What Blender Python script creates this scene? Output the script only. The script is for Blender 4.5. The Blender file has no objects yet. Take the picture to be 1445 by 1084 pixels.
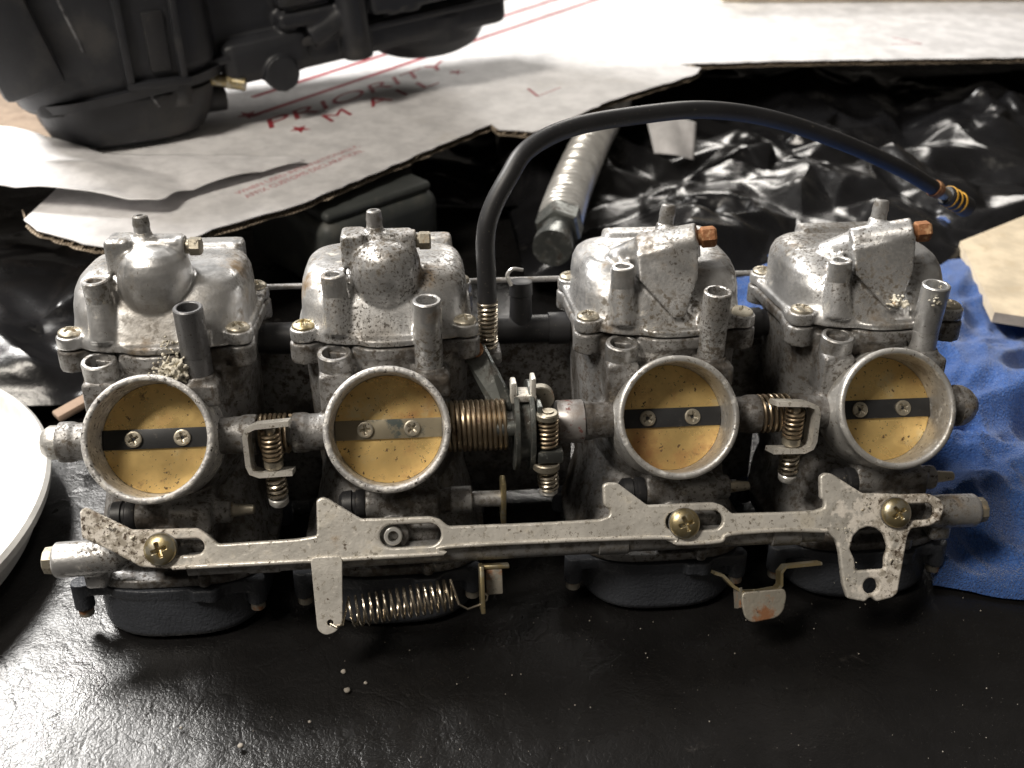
import bpy, bmesh, math, random
from mathutils import Vector, Matrix, noise
random.seed(7)
S = bpy.context.scene
COL = S.collection
MM = 0.001
rad = math.radians

# ------------------------------------------------------------------ camera
cam_d = bpy.data.cameras.new('camera'); cam = bpy.data.objects.new('camera', cam_d); COL.objects.link(cam)
S.camera = cam
LEAN = rad(9.0)                        # the bank leans back on its slanted float bowls
_yaw, _pit, _rol = rad(5.43), rad(24.86), rad(0.13)
_fw = Vector((math.sin(_yaw)*math.cos(_pit), math.cos(_yaw)*math.cos(_pit), -math.sin(_pit)))
_r = Vector((math.cos(_yaw), -math.sin(_yaw), 0)); _u = _r.cross(_fw)
_r2 = math.cos(_rol)*_r + math.sin(_rol)*_u; _u2 = -math.sin(_rol)*_r + math.cos(_rol)*_u
RW = Matrix.Rotation(-LEAN, 3, 'X')
_m = Matrix((RW @ _r2, RW @ _u2, -(RW @ _fw))).transposed().to_4x4()
_m.translation = RW @ Vector((-37.0, -304.2, 240.2)) * MM
cam.matrix_world = _m
cam_d.sensor_width = 36.0; cam_d.lens = 1400/1445*36.0
cam_d.clip_start = 0.01; cam_d.clip_end = 20
cam_d.dof.use_dof = True; cam_d.dof.focus_distance = 0.345; cam_d.dof.aperture_fstop = 15.0
S.render.resolution_x = 1024; S.render.resolution_y = 768

# ------------------------------------------------------------------ world and lamps (an indoor bench under ceiling lamps)
w = bpy.data.worlds.new('World'); S.world = w; w.use_nodes = True
w.node_tree.nodes['Background'].inputs[0].default_value = (1.0, 0.90, 0.78, 1)
w.node_tree.nodes['Background'].inputs[1].default_value = 0.075
def lamp(name, loc, target, sx, sy, power, col):
    d = bpy.data.lights.new(name, 'AREA'); d.shape = 'RECTANGLE'; d.size = sx; d.size_y = sy
    d.energy = power; d.color = col
    o = bpy.data.objects.new(name, d); COL.objects.link(o)
    o.location = loc
    o.rotation_euler = (Vector(target)-Vector(loc)).to_track_quat('-Z', 'Y').to_euler()
    return o
lamp('window_lamp', (-0.78, 0.74, 1.04), (-0.15, -0.02, 0.0), 0.46, 0.32, 33.0, (1.0, 0.97, 0.93))
lamp('ceiling_lamp', (-0.62, -0.30, 1.10), (0, 0.03, 0.05), 0.20, 0.45, 13.0, (1.0, 0.92, 0.81))
lamp('far_ceiling_lamp', (0.34, 1.60, 0.78), (0.20, 0.30, 0.03), 0.50, 0.30, 9.0, (1.0, 0.95, 0.88))
S.view_settings.view_transform = 'Standard'; S.view_settings.look = 'None'
S.view_settings.exposure = 0.0; S.view_settings.gamma = 1.0
S.render.engine = 'CYCLES'

# ------------------------------------------------------------------ materials
MATS = {}
def mat(name, base, rough=0.5, metal=0.0, layers=(), bump=(), spec=0.5, coat=0.0, sheen=0.0, rough_var=None, trans=0.0, pre=None):
    """layers: (colour, scale per mm, lo, hi, rough, metal, detail); bump: (scale per mm, strength, distance mm, detail)"""
    m = bpy.data.materials.new(name); m.use_nodes = True; nt = m.node_tree; N = nt.nodes; L = nt.links
    p = N['Principled BSDF']
    tc = N.new('ShaderNodeTexCoord'); oi = N.new('ShaderNodeObjectInfo')
    sc = N.new('ShaderNodeVectorMath'); sc.operation = 'SCALE'; sc.inputs['Scale'].default_value = 1000.0
    L.new(tc.outputs['Object'], sc.inputs[0])
    rm = N.new('ShaderNodeMath'); rm.operation = 'MULTIPLY'; rm.inputs[1].default_value = 731.0
    L.new(oi.outputs['Random'], rm.inputs[0])
    ad = N.new('ShaderNodeVectorMath'); ad.operation = 'ADD'
    L.new(sc.outputs[0], ad.inputs[0]); L.new(rm.outputs[0], ad.inputs[1])
    co = ad.outputs[0]
    def noi(scale, detail=6, off=0.0, rough=0.6):
        n = N.new('ShaderNodeTexNoise'); n.inputs['Scale'].default_value = scale; n.inputs['Detail'].default_value = detail
        n.inputs['Roughness'].default_value = rough
        if off:
            a = N.new('ShaderNodeVectorMath'); a.operation = 'ADD'; a.inputs[1].default_value = (off, off*1.7, -off)
            L.new(co, a.inputs[0]); L.new(a.outputs[0], n.inputs['Vector'])
        else: L.new(co, n.inputs['Vector'])
        return n.outputs['Fac']
    def rng(v, a, b, c=0.0, d=1.0):
        r = N.new('ShaderNodeMapRange'); r.interpolation_type = 'SMOOTHSTEP'
        r.inputs['From Min'].default_value = a; r.inputs['From Max'].default_value = b
        r.inputs['To Min'].default_value = c; r.inputs['To Max'].default_value = d
        L.new(v, r.inputs['Value']); return r.outputs['Result']
    def mixc(f, a, b):
        x = N.new('ShaderNodeMix'); x.data_type = 'RGBA'; L.new(f, x.inputs['Factor'])
        if isinstance(a, tuple): x.inputs['A'].default_value = (*a, 1)
        else: L.new(a, x.inputs['A'])
        if isinstance(b, tuple): x.inputs['B'].default_value = (*b, 1)
        else: L.new(b, x.inputs['B'])
        return x.outputs['Result']
    def mixf(f, a, b):
        x = N.new('ShaderNodeMix'); x.data_type = 'FLOAT'; L.new(f, x.inputs['Factor'])
        for s_, v in (('A', a), ('B', b)):
            if isinstance(v, (int, float)): x.inputs[s_].default_value = v
            else: L.new(v, x.inputs[s_])
        return x.outputs['Result']
    # gentle overall value variation
    v = noi(0.06, 4, 11.0)
    dk = tuple(c*0.82 for c in base); lt = tuple(min(1, c*1.12) for c in base)
    col = mixc(rng(v, 0.3, 0.7), dk, lt); ro = rough; me = metal
    if rough_var: ro = rng(noi(rough_var[0], 5, 29.0), 0.3, 0.7, rough-rough_var[1], rough+rough_var[1])
    for i, ly in enumerate(layers):
        c, s_, lo, hi, r_, m_ = ly[:6]; det = ly[6] if len(ly) > 6 else 8
        nf = noi(s_, det, 37.0*(i+1), 0.68)
        msk = None
        if len(ly) > 7 and ly[7] == 'patchy':                         # confined to dirty areas of the casting
            msk = rng(noi(0.028, 4, 91.0*(i+1)), 0.43, 0.58)
        elif len(ly) > 7:                                               # wear that is heavier towards the ends
            sx = N.new('ShaderNodeSeparateXYZ'); L.new(sc.outputs[0], sx.inputs[0])
            ab = N.new('ShaderNodeMath'); ab.operation = 'ABSOLUTE'; L.new(sx.outputs[0], ab.inputs[0])
            sm_ = N.new('ShaderNodeMath'); L.new(nf, sm_.inputs[0]); L.new(rng(ab.outputs[0], ly[7][0], ly[7][1], -0.12, 0.14), sm_.inputs[1]); nf = sm_.outputs[0]
        f = rng(nf, lo, hi)
        if msk:
            mu = N.new('ShaderNodeMath'); mu.operation = 'MULTIPLY'; L.new(f, mu.inputs[0]); L.new(msk, mu.inputs[1]); f = mu.outputs[0]
        col = mixc(f, col, c); ro = mixf(f, ro, r_); me = mixf(f, me, m_)
    L.new(col, p.inputs['Base Color'])
    for nm, v_ in (('Roughness', ro), ('Metallic', me)):
        if isinstance(v_, (int, float)): p.inputs[nm].default_value = v_
        else: L.new(v_, p.inputs[nm])
    p.inputs['Specular IOR Level'].default_value = spec
    p.inputs['Coat Weight'].default_value = coat
    p.inputs['Sheen Weight'].default_value = sheen
    p.inputs['Transmission Weight'].default_value = trans
    last = None
    for i, b in enumerate(bump):
        bn = N.new('ShaderNodeBump'); bn.inputs['Strength'].default_value = b[1]; bn.inputs['Distance'].default_value = b[2]*MM
        if b[0] == 'wave':
            wv = N.new('ShaderNodeTexWave'); wv.inputs['Scale'].default_value = b[3]; wv.bands_direction = b[4]
            wv.inputs['Distortion'].default_value = b[5]; L.new(co, wv.inputs['Vector']); L.new(wv.outputs['Fac'], bn.inputs['Height'])
        elif b[0] == 'cell':
            vo = N.new('ShaderNodeTexVoronoi'); vo.feature = 'DISTANCE_TO_EDGE'; vo.inputs['Scale'].default_value = b[3]
            nz = N.new('ShaderNodeTexNoise'); nz.inputs['Scale'].default_value = b[3]*0.8; nz.inputs['Detail'].default_value = 3
            L.new(co, nz.inputs['Vector'])
            mx = N.new('ShaderNodeVectorMath'); mx.operation = 'MULTIPLY_ADD'
            k = b[4]/b[3]; mx.inputs[1].default_value = (k, k, k)
            L.new(nz.outputs['Color'], mx.inputs[0]); L.new(co, mx.inputs[2])
            L.new(mx.outputs[0], vo.inputs['Vector'])
            L.new(rng(vo.outputs['Distance'], 0.0, b[5]), bn.inputs['Height'])
        else:
            L.new(noi(b[0], b[3] if len(b) > 3 else 5, 53.0*(i+1)), bn.inputs['Height'])
        if last: L.new(last, bn.inputs['Normal'])
        last = bn.outputs['Normal']
    if last: L.new(last, p.inputs['Normal'])
    MATS[name] = m
    return m

GRIME = (0.045, 0.036, 0.028); OXIDE = (0.62, 0.58, 0.50); TAN = (0.30, 0.20, 0.10)
mat('cast_aluminium', (0.60, 0.60, 0.60), 0.36, 0.8,
    layers=(((0.33, 0.315, 0.295), 0.035, 0.48, 0.68, 0.48, 0.6, 12), ((0.20, 0.135, 0.07), 0.045, 0.54, 0.70, 0.7, 0.2, 12), ((0.17, 0.16, 0.15), 0.10, 0.56, 0.72, 0.55, 0.5, 12), ((0.15, 0.13, 0.105), 0.50, 0.46, 0.60, 0.65, 0.3, 9, 'patchy'), (OXIDE, 0.11, 0.60, 0.70, 0.85, 0.05, 12, 'patchy'), ((0.06, 0.05, 0.04), 0.95, 0.52, 0.60, 0.75, 0.1, 8, 'patchy'), ((0.07, 0.055, 0.04), 0.33, 0.64, 0.69, 0.75, 0.1, 10), (GRIME, 0.08, 0.63, 0.76, 0.75, 0.1, 12, 'patchy')),
    bump=((0.8, 0.32, 0.35, 7), (0.10, 0.12, 1.2, 3)), rough_var=(0.10, 0.09))
mat('dark_tube', (0.17, 0.17, 0.175), 0.42, 0.6,
    layers=((GRIME, 0.12, 0.56, 0.74, 0.7, 0.2), (OXIDE, 0.30, 0.68, 0.75, 0.8, 0.1), (GRIME, 1.1, 0.60, 0.67, 0.8, 0.1, 4)), bump=((0.9, 0.4, 0.3, 6),))
mat('dirty_casting', (0.33, 0.325, 0.32), 0.44, 0.6,
    layers=((GRIME, 0.05, 0.44, 0.64, 0.6, 0.2, 12), ((0.10, 0.085, 0.07), 0.35, 0.48, 0.62, 0.6, 0.3, 8), ((0.24, 0.21, 0.17), 0.14, 0.60, 0.74, 0.7, 0.2), (GRIME, 0.8, 0.58, 0.66, 0.75, 0.1, 4)),
    bump=((0.7, 0.5, 0.45, 6), (0.14, 0.3, 1.2, 3)))
mat('tube_metal', (0.36, 0.355, 0.35), 0.44, 0.65,
    layers=(((0.19, 0.175, 0.155), 0.30, 0.46, 0.62, 0.55, 0.5, 9), (GRIME, 0.12, 0.56, 0.74, 0.7, 0.2), (OXIDE, 0.35, 0.66, 0.74, 0.8, 0.1), (GRIME, 1.1, 0.60, 0.67, 0.8, 0.1, 4)), bump=((0.9, 0.35, 0.3, 6),))
mat('rim_metal', (0.60, 0.59, 0.57), 0.38, 0.6,
    layers=(((0.34, 0.31, 0.27), 0.07, 0.50, 0.68, 0.5, 0.5, 12), ((0.22, 0.19, 0.15), 0.45, 0.56, 0.66, 0.6, 0.3, 8), (GRIME, 0.5, 0.62, 0.70, 0.7, 0.2, 5), ((0.78, 0.77, 0.74), 0.22, 0.55, 0.68, 0.6, 0.3)), bump=((0.7, 0.5, 0.3, 6),))
mat('oxidised_rim', (0.58, 0.57, 0.56), 0.45, 0.5,
    layers=(((0.80, 0.78, 0.74), 0.28, 0.50, 0.60, 0.75, 0.1), (GRIME, 0.55, 0.57, 0.64, 0.7, 0.2, 5)), bump=((0.6, 0.9, 0.5, 6),))
mat('plated_rail', (0.82, 0.79, 0.73), 0.36, 0.45,
    layers=(((0.55, 0.52, 0.46), 0.06, 0.50, 0.70, 0.5, 0.5, 12), (OXIDE, 0.10, 0.54, 0.70, 0.7, 0.2, 10), ((0.36, 0.33, 0.28), 0.5, 0.54, 0.66, 0.6, 0.4, 6), ((0.80, 0.75, 0.68), 0.16, 0.50, 0.60, 0.85, 0.05, 12, (95, 135)), ((0.40, 0.36, 0.30), 0.30, 0.58, 0.70, 0.8, 0.1, 12, (90, 140)), ((0.09, 0.065, 0.045), 0.60, 0.66, 0.74, 0.8, 0.1, 6, (90, 140)), ((0.16, 0.12, 0.085), 0.12, 0.68, 0.80, 0.8, 0.1, 12, (90, 140)), ((0.09, 0.065, 0.04), 0.42, 0.615, 0.66, 0.8, 0.1, 7), (TAN, 0.05, 0.62, 0.76, 0.75, 0.2, 12)),
    bump=((0.30, 0.6, 0.6, 8),))
mat('crusty_rail', (0.62, 0.58, 0.52), 0.5, 0.4,
    layers=(((0.80, 0.74, 0.66), 0.16, 0.48, 0.60, 0.8, 0.1), ((0.13, 0.09, 0.06), 0.32, 0.56, 0.64, 0.8, 0.1, 6)), bump=((0.35, 0.8, 0.6, 7),))
mat('brass_plate', (0.91, 0.64, 0.26), 0.33, 0.68,
    layers=(((0.55, 0.29, 0.12), 0.038, 0.50, 0.70, 0.42, 0.55, 9), ((0.80, 0.66, 0.38), 0.05, 0.55, 0.70, 0.36, 0.6, 9), ((0.30, 0.17, 0.07), 0.12, 0.60, 0.72, 0.5, 0.3, 10), ((0.10, 0.055, 0.025), 0.40, 0.64, 0.67, 0.8, 0.1, 3), ((0.16, 0.09, 0.04), 0.9, 0.66, 0.69, 0.8, 0.1, 3)),
    bump=((0.05, 0.25, 0.8, 3), (1.1, 0.15, 0.2, 4)), rough_var=(0.07, 0.1))
mat('yellow_zinc', (0.50, 0.41, 0.23), 0.38, 0.9, layers=((GRIME, 0.4, 0.60, 0.72, 0.7, 0.2), ((0.50, 0.47, 0.38), 0.16, 0.48, 0.62, 0.4, 0.85)), bump=((0.9, 0.3, 0.2),))
mat('dull_screw', (0.46, 0.42, 0.34), 0.42, 0.8, layers=((GRIME, 0.7, 0.56, 0.66, 0.7, 0.2), (TAN, 0.2, 0.56, 0.7, 0.7, 0.2)), bump=((0.9, 0.35, 0.25),))
mat('stained_zinc', (0.42, 0.39, 0.33), 0.5, 0.6, layers=(((0.26, 0.12, 0.055), 0.11, 0.50, 0.62, 0.8, 0.15, 10), ((0.30, 0.33, 0.28), 0.2, 0.55, 0.7, 0.6, 0.4, 8), (GRIME, 0.5, 0.60, 0.70, 0.8, 0.1, 6)), bump=((0.5, 0.6, 0.4, 7),))
mat('white_oxide', (0.66, 0.62, 0.52), 0.9, 0.0, layers=((TAN, 0.22, 0.56, 0.70, 0.9, 0.0), (GRIME, 0.6, 0.60, 0.70, 0.9, 0.0)), bump=((0.7, 0.9, 0.6),))
mat('rust', (0.30, 0.13, 0.055), 0.8, 0.2, layers=(((0.50, 0.29, 0.15), 0.30, 0.50, 0.62, 0.85, 0.1), ((0.12, 0.05, 0.03), 0.45, 0.60, 0.70, 0.9, 0.1)), bump=((0.5, 0.9, 0.5),))
mat('spring_steel', (0.46, 0.37, 0.26), 0.33, 0.95, layers=(((0.16, 0.10, 0.07), 0.25, 0.54, 0.66, 0.6, 0.5),))
mat('bright_spring', (0.68, 0.61, 0.50), 0.26, 1.0, layers=(((0.25, 0.17, 0.10), 0.25, 0.58, 0.70, 0.6, 0.5),))
mat('black_bar', (0.035, 0.036, 0.038), 0.45, 0.3, layers=(((0.11, 0.10, 0.09), 0.4, 0.60, 0.72, 0.6, 0.2),))
mat('worn_bar', (0.33, 0.29, 0.21), 0.42, 0.6, layers=(((0.06, 0.075, 0.07), 0.07, 0.54, 0.62, 0.5, 0.2), ((0.36, 0.33, 0.27), 0.6, 0.62, 0.7, 0.6, 0.2)))
mat('bowl_paint', (0.052, 0.057, 0.068), 0.42, 0.0, layers=(((0.10, 0.095, 0.09), 0.6, 0.66, 0.74, 0.8, 0.0),), bump=((0.9, 0.9, 0.5, 3),))
mat('rubber', (0.020, 0.020, 0.022), 0.48, 0.0, layers=(((0.10, 0.09, 0.075), 0.35, 0.62, 0.74, 0.8, 0.0), ((0.16, 0.14, 0.11), 1.1, 0.68, 0.73, 0.8, 0.0, 2)), bump=((0.5, 0.15, 0.3),))
mat('pulley_steel', (0.20, 0.21, 0.20), 0.38, 0.85, layers=((GRIME, 0.15, 0.5, 0.66, 0.7, 0.2), ((0.45, 0.46, 0.44), 0.3, 0.56, 0.66, 0.4, 0.8)), bump=((0.6, 0.3, 0.25),))
mat('collar_metal', (0.46, 0.44, 0.43), 0.42, 0.6, layers=(((0.25, 0.22, 0.20), 0.09, 0.48, 0.64, 0.5, 0.5, 12), ((0.18, 0.08, 0.07), 0.25, 0.57, 0.63, 0.7, 0.2, 8)))
mat('leather', (0.008, 0.0076, 0.0076), 0.28, 0.0, spec=0.55, layers=(((0.045, 0.04, 0.036), 0.028, 0.65, 0.74, 0.6, 0.0, 12), ((0.06, 0.055, 0.05), 0.9, 0.69, 0.73, 0.7, 0.0, 3)),
    bump=(('cell', 0.12, 0.4, 0.05, 1.4, 0.06), ('cell', 0.16, 0.20, 0.55, 1.1, 0.2), (0.055, 0.36, 1.8, 13), (0.45, 0.20, 0.6, 8), (0.016, 0.4, 5.0, 3)), rough_var=(0.03, 0.05))
mat('white_board', (0.74, 0.73, 0.735), 0.55, 0.0, layers=(((0.68, 0.66, 0.64), 0.02, 0.56, 0.75, 0.6, 0.0),), bump=((0.02, 0.2, 1.5, 3),), spec=0.3)
mat('kraft_core', (0.44, 0.36, 0.27), 0.85, 0.0, bump=(('wave', 0.8, 1.0, 0.16, 'X', 2.0), (0.4, 0.5, 0.6)), layers=(((0.14, 0.11, 0.08), 0.25, 0.52, 0.66, 0.9, 0.0),))
mat('brown_board', (0.25, 0.19, 0.14), 0.85, 0.0, layers=(((0.16, 0.11, 0.08), 0.03, 0.5, 0.7, 0.9, 0.0),))
mat('tan_board', (0.66, 0.56, 0.41), 0.75, 0.0, layers=(((0.54, 0.44, 0.30), 0.06, 0.52, 0.72, 0.8, 0.0),), bump=((0.6, 0.2, 0.2),))
mat('paper', (0.80, 0.79, 0.80), 0.6, 0.0, spec=0.3, bump=((0.03, 0.25, 1.5, 3),))
mat('red_ink', (0.33, 0.03, 0.045), 0.6, 0.0)
mat('pale_red_ink', (0.55, 0.22, 0.24), 0.6, 0.0)
mat('yellow_ink', (0.75, 0.55, 0.03), 0.6, 0.0)
mat('towel', (0.045, 0.125, 0.39), 0.92, 0.0, sheen=0.35, spec=0.15, layers=(((0.03, 0.09, 0.30), 0.9, 0.44, 0.60, 0.95, 0.0, 4), ((0.12, 0.25, 0.60), 1.3, 0.56, 0.68, 0.95, 0.0, 4), ((0.03, 0.07, 0.20), 0.02, 0.62, 0.74, 0.95, 0.0, 10)),
    bump=(('cell', 0.7, 0.7, 0.85, 0.8, 0.4), (1.2, 0.8, 0.8, 4), (0.12, 0.3, 2.0, 3)))
mat('bag_film', (0.009, 0.009, 0.010), 0.26, 0.0, spec=0.5, rough_var=(0.02, 0.06), bump=((0.12, 0.35, 0.9, 6),), layers=(((0.035, 0.033, 0.03), 0.03, 0.6, 0.75, 0.5, 0.0),))
mat('white_plastic', (0.78, 0.77, 0.74), 0.42, 0.0)
mat('grey_plastic', (0.055, 0.06, 0.058), 0.5, 0.0, layers=(((0.10, 0.10, 0.09), 0.04, 0.5, 0.7, 0.6, 0.0),))
mat('housing_plastic', (0.022, 0.023, 0.027), 0.45, 0.0, layers=(((0.055, 0.052, 0.050), 0.022, 0.50, 0.72, 0.7, 0.0, 6), ((0.13, 0.12, 0.115), 0.5, 0.68, 0.76, 0.8, 0.0)), bump=((0.8, 0.3, 0.3, 3),))
mat('scuffed_plastic', (0.17, 0.17, 0.175), 0.7, 0.0, layers=(((0.05, 0.05, 0.055), 0.25, 0.46, 0.56, 0.6, 0.0),))
mat('chrome', (0.78, 0.77, 0.74), 0.28, 0.6, layers=(((0.40, 0.35, 0.28), 0.12, 0.58, 0.75, 0.4, 0.6),))
mat('brass', (0.70, 0.52, 0.20), 0.3, 1.0)
mat('yellow_cord', (0.80, 0.42, 0.03), 0.6, 0.0)
mat('grit', (0.36, 0.33, 0.29), 0.9, 0.0)
mat('twig', (0.30, 0.21, 0.15), 0.8, 0.0)

# ------------------------------------------------------------------ mesh builder (all lengths in millimetres)
class MB:
    def __init__(s): s.bm = bmesh.new()
    def loft(s, rings, caps=True):
        vs = [[s.bm.verts.new(p) for p in r] for r in rings]; n = len(vs[0])
        for a, b in zip(vs, vs[1:]):
            for i in range(n): s.bm.faces.new((a[i], a[(i+1) % n], b[(i+1) % n], b[i]))
        if caps:
            s.bm.faces.new(list(reversed(vs[0]))); s.bm.faces.new(vs[-1])
        return s
    def lathe(s, o, d, prof, seg=48, closed=False):
        """prof: (distance along d, radius)"""
        o = Vector(o); d = Vector(d).normalized()
        a = d.orthogonal().normalized() if abs(d.x) < 0.9 else Vector((0, 0, 1)).cross(d).normalized(); b = d.cross(a)
        rings = [[o+d*t+(a*math.cos(2*math.pi*k/seg)+b*math.sin(2*math.pi*k/seg))*max(r, 1e-3) for k in range(seg)] for t, r in prof]
        if closed: rings.append(rings[0])
        vs = [[s.bm.verts.new(p) for p in r] for r in rings[:-1] if closed] if closed else None
        if closed:
            vs.append(vs[0])
            for p, q in zip(vs, vs[1:]):
                for i in range(seg): s.bm.faces.new((p[i], p[(i+1) % seg], q[(i+1) % seg], q[i]))
            return s
        return s.loft(rings)
    def cyl(s, p, q, r0, r1=None, seg=32, bev=0.0):
        p = Vector(p); q = Vector(q); h = (q-p).length; r1 = r0 if r1 is None else r1
        pr = [(0, r0), (h, r1)] if not bev else [(0, r0-bev), (bev, r0), (h-bev, r1), (h, r1-bev)]
        return s.lathe(p, q-p, pr, seg)
    def pipe(s, p, q, ro, ri, seg=32, depth=None, bev=0.4):
        """hollow tube, open at q, bore of given depth"""
        p = Vector(p); q = Vector(q); h = (q-p).length; dp = h-1 if depth is None else depth
        return s.lathe(p, q-p, [(0, ro), (h-bev, ro), (h, ro-bev), (h, ri+bev*0.6), (h-bev*0.6, ri), (h-dp, ri), (h-dp-0.01, 0.01)], seg)
    def tube(s, pts, r, seg=14, caps=True):
        pts = [Vector(p) for p in pts]; rr = r if callable(r) else (lambda t: r)
        rings = []; nrm = None
        for i, p in enumerate(pts):
            t = (pts[min(i+1, len(pts)-1)]-pts[max(i-1, 0)]).normalized()
            nrm = t.orthogonal().normalized() if nrm is None else (nrm-t*nrm.dot(t)).normalized()
            b = t.cross(nrm); R = rr(i/(len(pts)-1))
            rings.append([p+(nrm*math.cos(2*math.pi*k/seg)+b*math.sin(2*math.pi*k/seg))*R for k in range(seg)])
        return s.loft(rings, caps)
    def box(s, x0, x1, y0, y1, z0, z1, bev=0.0, M=None, seg=2):
        mt = Matrix.Translation(((x0+x1)/2, (y0+y1)/2, (z0+z1)/2)) @ Matrix.Diagonal((x1-x0, y1-y0, z1-z0, 1))
        if M is not None: mt = M @ mt
        r = bmesh.ops.create_cube(s.bm, size=1.0, matrix=mt)
        if bev:
            es = list({e for v in r['verts'] for e in v.link_edges})
            bmesh.ops.bevel(s.bm, geom=es, offset=bev, segments=seg, profile=0.5, affect='EDGES')
        return s
    def ell(s, c, rx, ry, rz, u=32, v=20):
        bmesh.ops.create_uvsphere(s.bm, u_segments=u, v_segments=v, radius=1.0, matrix=Matrix.Translation(c) @ Matrix.Diagonal((rx, ry, rz, 1))); return s
    def poly(s, front, vec):
        """prism: polygon swept along vec"""
        f = [Vector(p) for p in front]; v = Vector(vec)
        return s.loft([f, [p+v for p in f]])
    def mesh(s, name, m, angle=38, scale=MM):
        bmesh.ops.recalc_face_normals(s.bm, faces=s.bm.faces)
        me = bpy.data.meshes.new(name); s.bm.to_mesh(me); s.bm.free()
        if scale != 1: me.transform(Matrix.Diagonal((scale, scale, scale, 1)))
        for p in me.polygons: p.use_smooth = True
        if angle: me.set_sharp_from_angle(angle=rad(angle))
        if m: me.materials.append(MATS[m])
        return me
    def obj(s, name, m, parent=None, loc=(0, 0, 0), angle=38): return link(name, s.mesh(name, m, angle), parent, loc)
    def cast(s, name, m, voxel=0.6, it=5):
        """fuse overlapping solids into one cast skin with soft fillets"""
        me = s.mesh(name, None, None, 1)
        o = bpy.data.objects.new('tmp', me); COL.objects.link(o)
        r = o.modifiers.new('r', 'REMESH'); r.mode = 'VOXEL'; r.voxel_size = voxel; r.use_smooth_shade = True
        k = o.modifiers.new('s', 'SMOOTH'); k.factor = 0.5; k.iterations = it
        dg = bpy.context.evaluated_depsgraph_get(); dg.update()
        out = bpy.data.meshes.new_from_object(o.evaluated_get(dg))
        bpy.data.objects.remove(o); bpy.data.meshes.remove(me)
        out.transform(Matrix.Diagonal((MM, MM, MM, 1))); out.materials.clear(); out.materials.append(MATS[m]); out.name = name
        for p in out.polygons: p.use_smooth = True
        return out
def link(name, me, parent=None, loc=(0, 0, 0), rot=None):
    o = bpy.data.objects.new(name, me); COL.objects.link(o); o.location = Vector(loc)*MM
    if rot is not None: o.rotation_euler = rot
    if parent: o.parent = parent
    return o
def tag(o, label, cat=None, group=None, kind=None):
    o['label'] = label
    if cat: o['category'] = cat
    if group: o['group'] = group
    if kind: o['kind'] = kind
    return o
def empty(name, loc=(0, 0, 0), rot=(0, 0, 0)):
    o = bpy.data.objects.new(name, None); COL.objects.link(o); o.location = Vector(loc)*MM; o.rotation_euler = rot; o.empty_display_size = 0.02; return o
def curve_mesh(loops, thick, bev, name, m, res=3):
    """flat plate with holes: filled 2D outlines given thickness and a small edge radius (mm)"""
    cu = bpy.data.curves.new('tmp', 'CURVE'); cu.dimensions = '2D'; cu.fill_mode = 'BOTH'; cu.extrude = thick/2-bev; cu.bevel_depth = bev; cu.bevel_resolution = res; cu.offset = -bev
    for lp in loops:
        sp = cu.splines.new('POLY'); sp.points.add(len(lp)-1); sp.use_cyclic_u = True
        for q, p in zip(sp.points, lp): q.co = (p[0], p[1], 0, 1)
    o = bpy.data.objects.new('tmp', cu); COL.objects.link(o)
    dg = bpy.context.evaluated_depsgraph_get(); dg.update()
    me = bpy.data.meshes.new_from_object(o.evaluated_get(dg)); bpy.data.objects.remove(o); bpy.data.curves.remove(cu)
    me.materials.clear(); me.materials.append(MATS[m]); me.name = name
    for p in me.polygons: p.use_smooth = True
    me.set_sharp_from_angle(angle=rad(38))
    return me
def fillet(pts, r=1.2, n=4):
    """round the corners of a 2D outline"""
    out = []; N = len(pts)
    for i in range(N):
        p = Vector(pts[i]); a = Vector(pts[i-1])-p; b = Vector(pts[(i+1) % N])-p
        d = min(r, a.length*0.45, b.length*0.45)
        if a.length < 1e-6 or b.length < 1e-6: continue
        s_, e = p+a.normalized()*d, p+b.normalized()*d
        for k in range(n+1):
            t = k/n; out.append(tuple(s_*(1-t)**2+p*2*t*(1-t)+e*t*t))
    return out
def sring(cx, cy, z, a, b, n=2.5, seg=56, fz=None):
    out = []
    for k in range(seg):
        t = 2*math.pi*k/seg; c, s_ = math.cos(t), math.sin(t)
        x = cx+a*math.copysign(abs(c)**(2/n), c); y = cy+b*math.copysign(abs(s_)**(2/n), s_)
        out.append(Vector((x, y, z if fz is None else fz(x, y))))
    return out
def spline(pts, n=12):
    pts = [Vector(p) for p in pts]; P = [2*pts[0]-pts[1]]+pts+[2*pts[-1]-pts[-2]]; out = []
    for i in range(1, len(P)-2):
        for k in range(n):
            t = k/n; a, b, c, d = P[i-1:i+3]
            out.append(0.5*((2*b)+(c-a)*t+(2*a-5*b+4*c-d)*t*t+(3*b-a-3*c+d)*t**3))
    out.append(pts[-1]); return out
def helix(p, q, R, turns, n=22, hook0=None, hook1=None, R1=None):
    p = Vector(p); q = Vector(q); d = (q-p).normalized(); a = d.orthogonal().normalized(); b = d.cross(a); R1 = R if R1 is None else R1
    pts = [p+(q-p)*(i/(turns*n))+(a*math.cos(2*math.pi*i/n)+b*math.sin(2*math.pi*i/n))*(R+(R1-R)*i/(turns*n)) for i in range(int(turns*n)+1)]
    if hook0: pts = [Vector(h) for h in hook0]+pts
    if hook1: pts = pts+[Vector(h) for h in hook1]
    return pts
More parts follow.
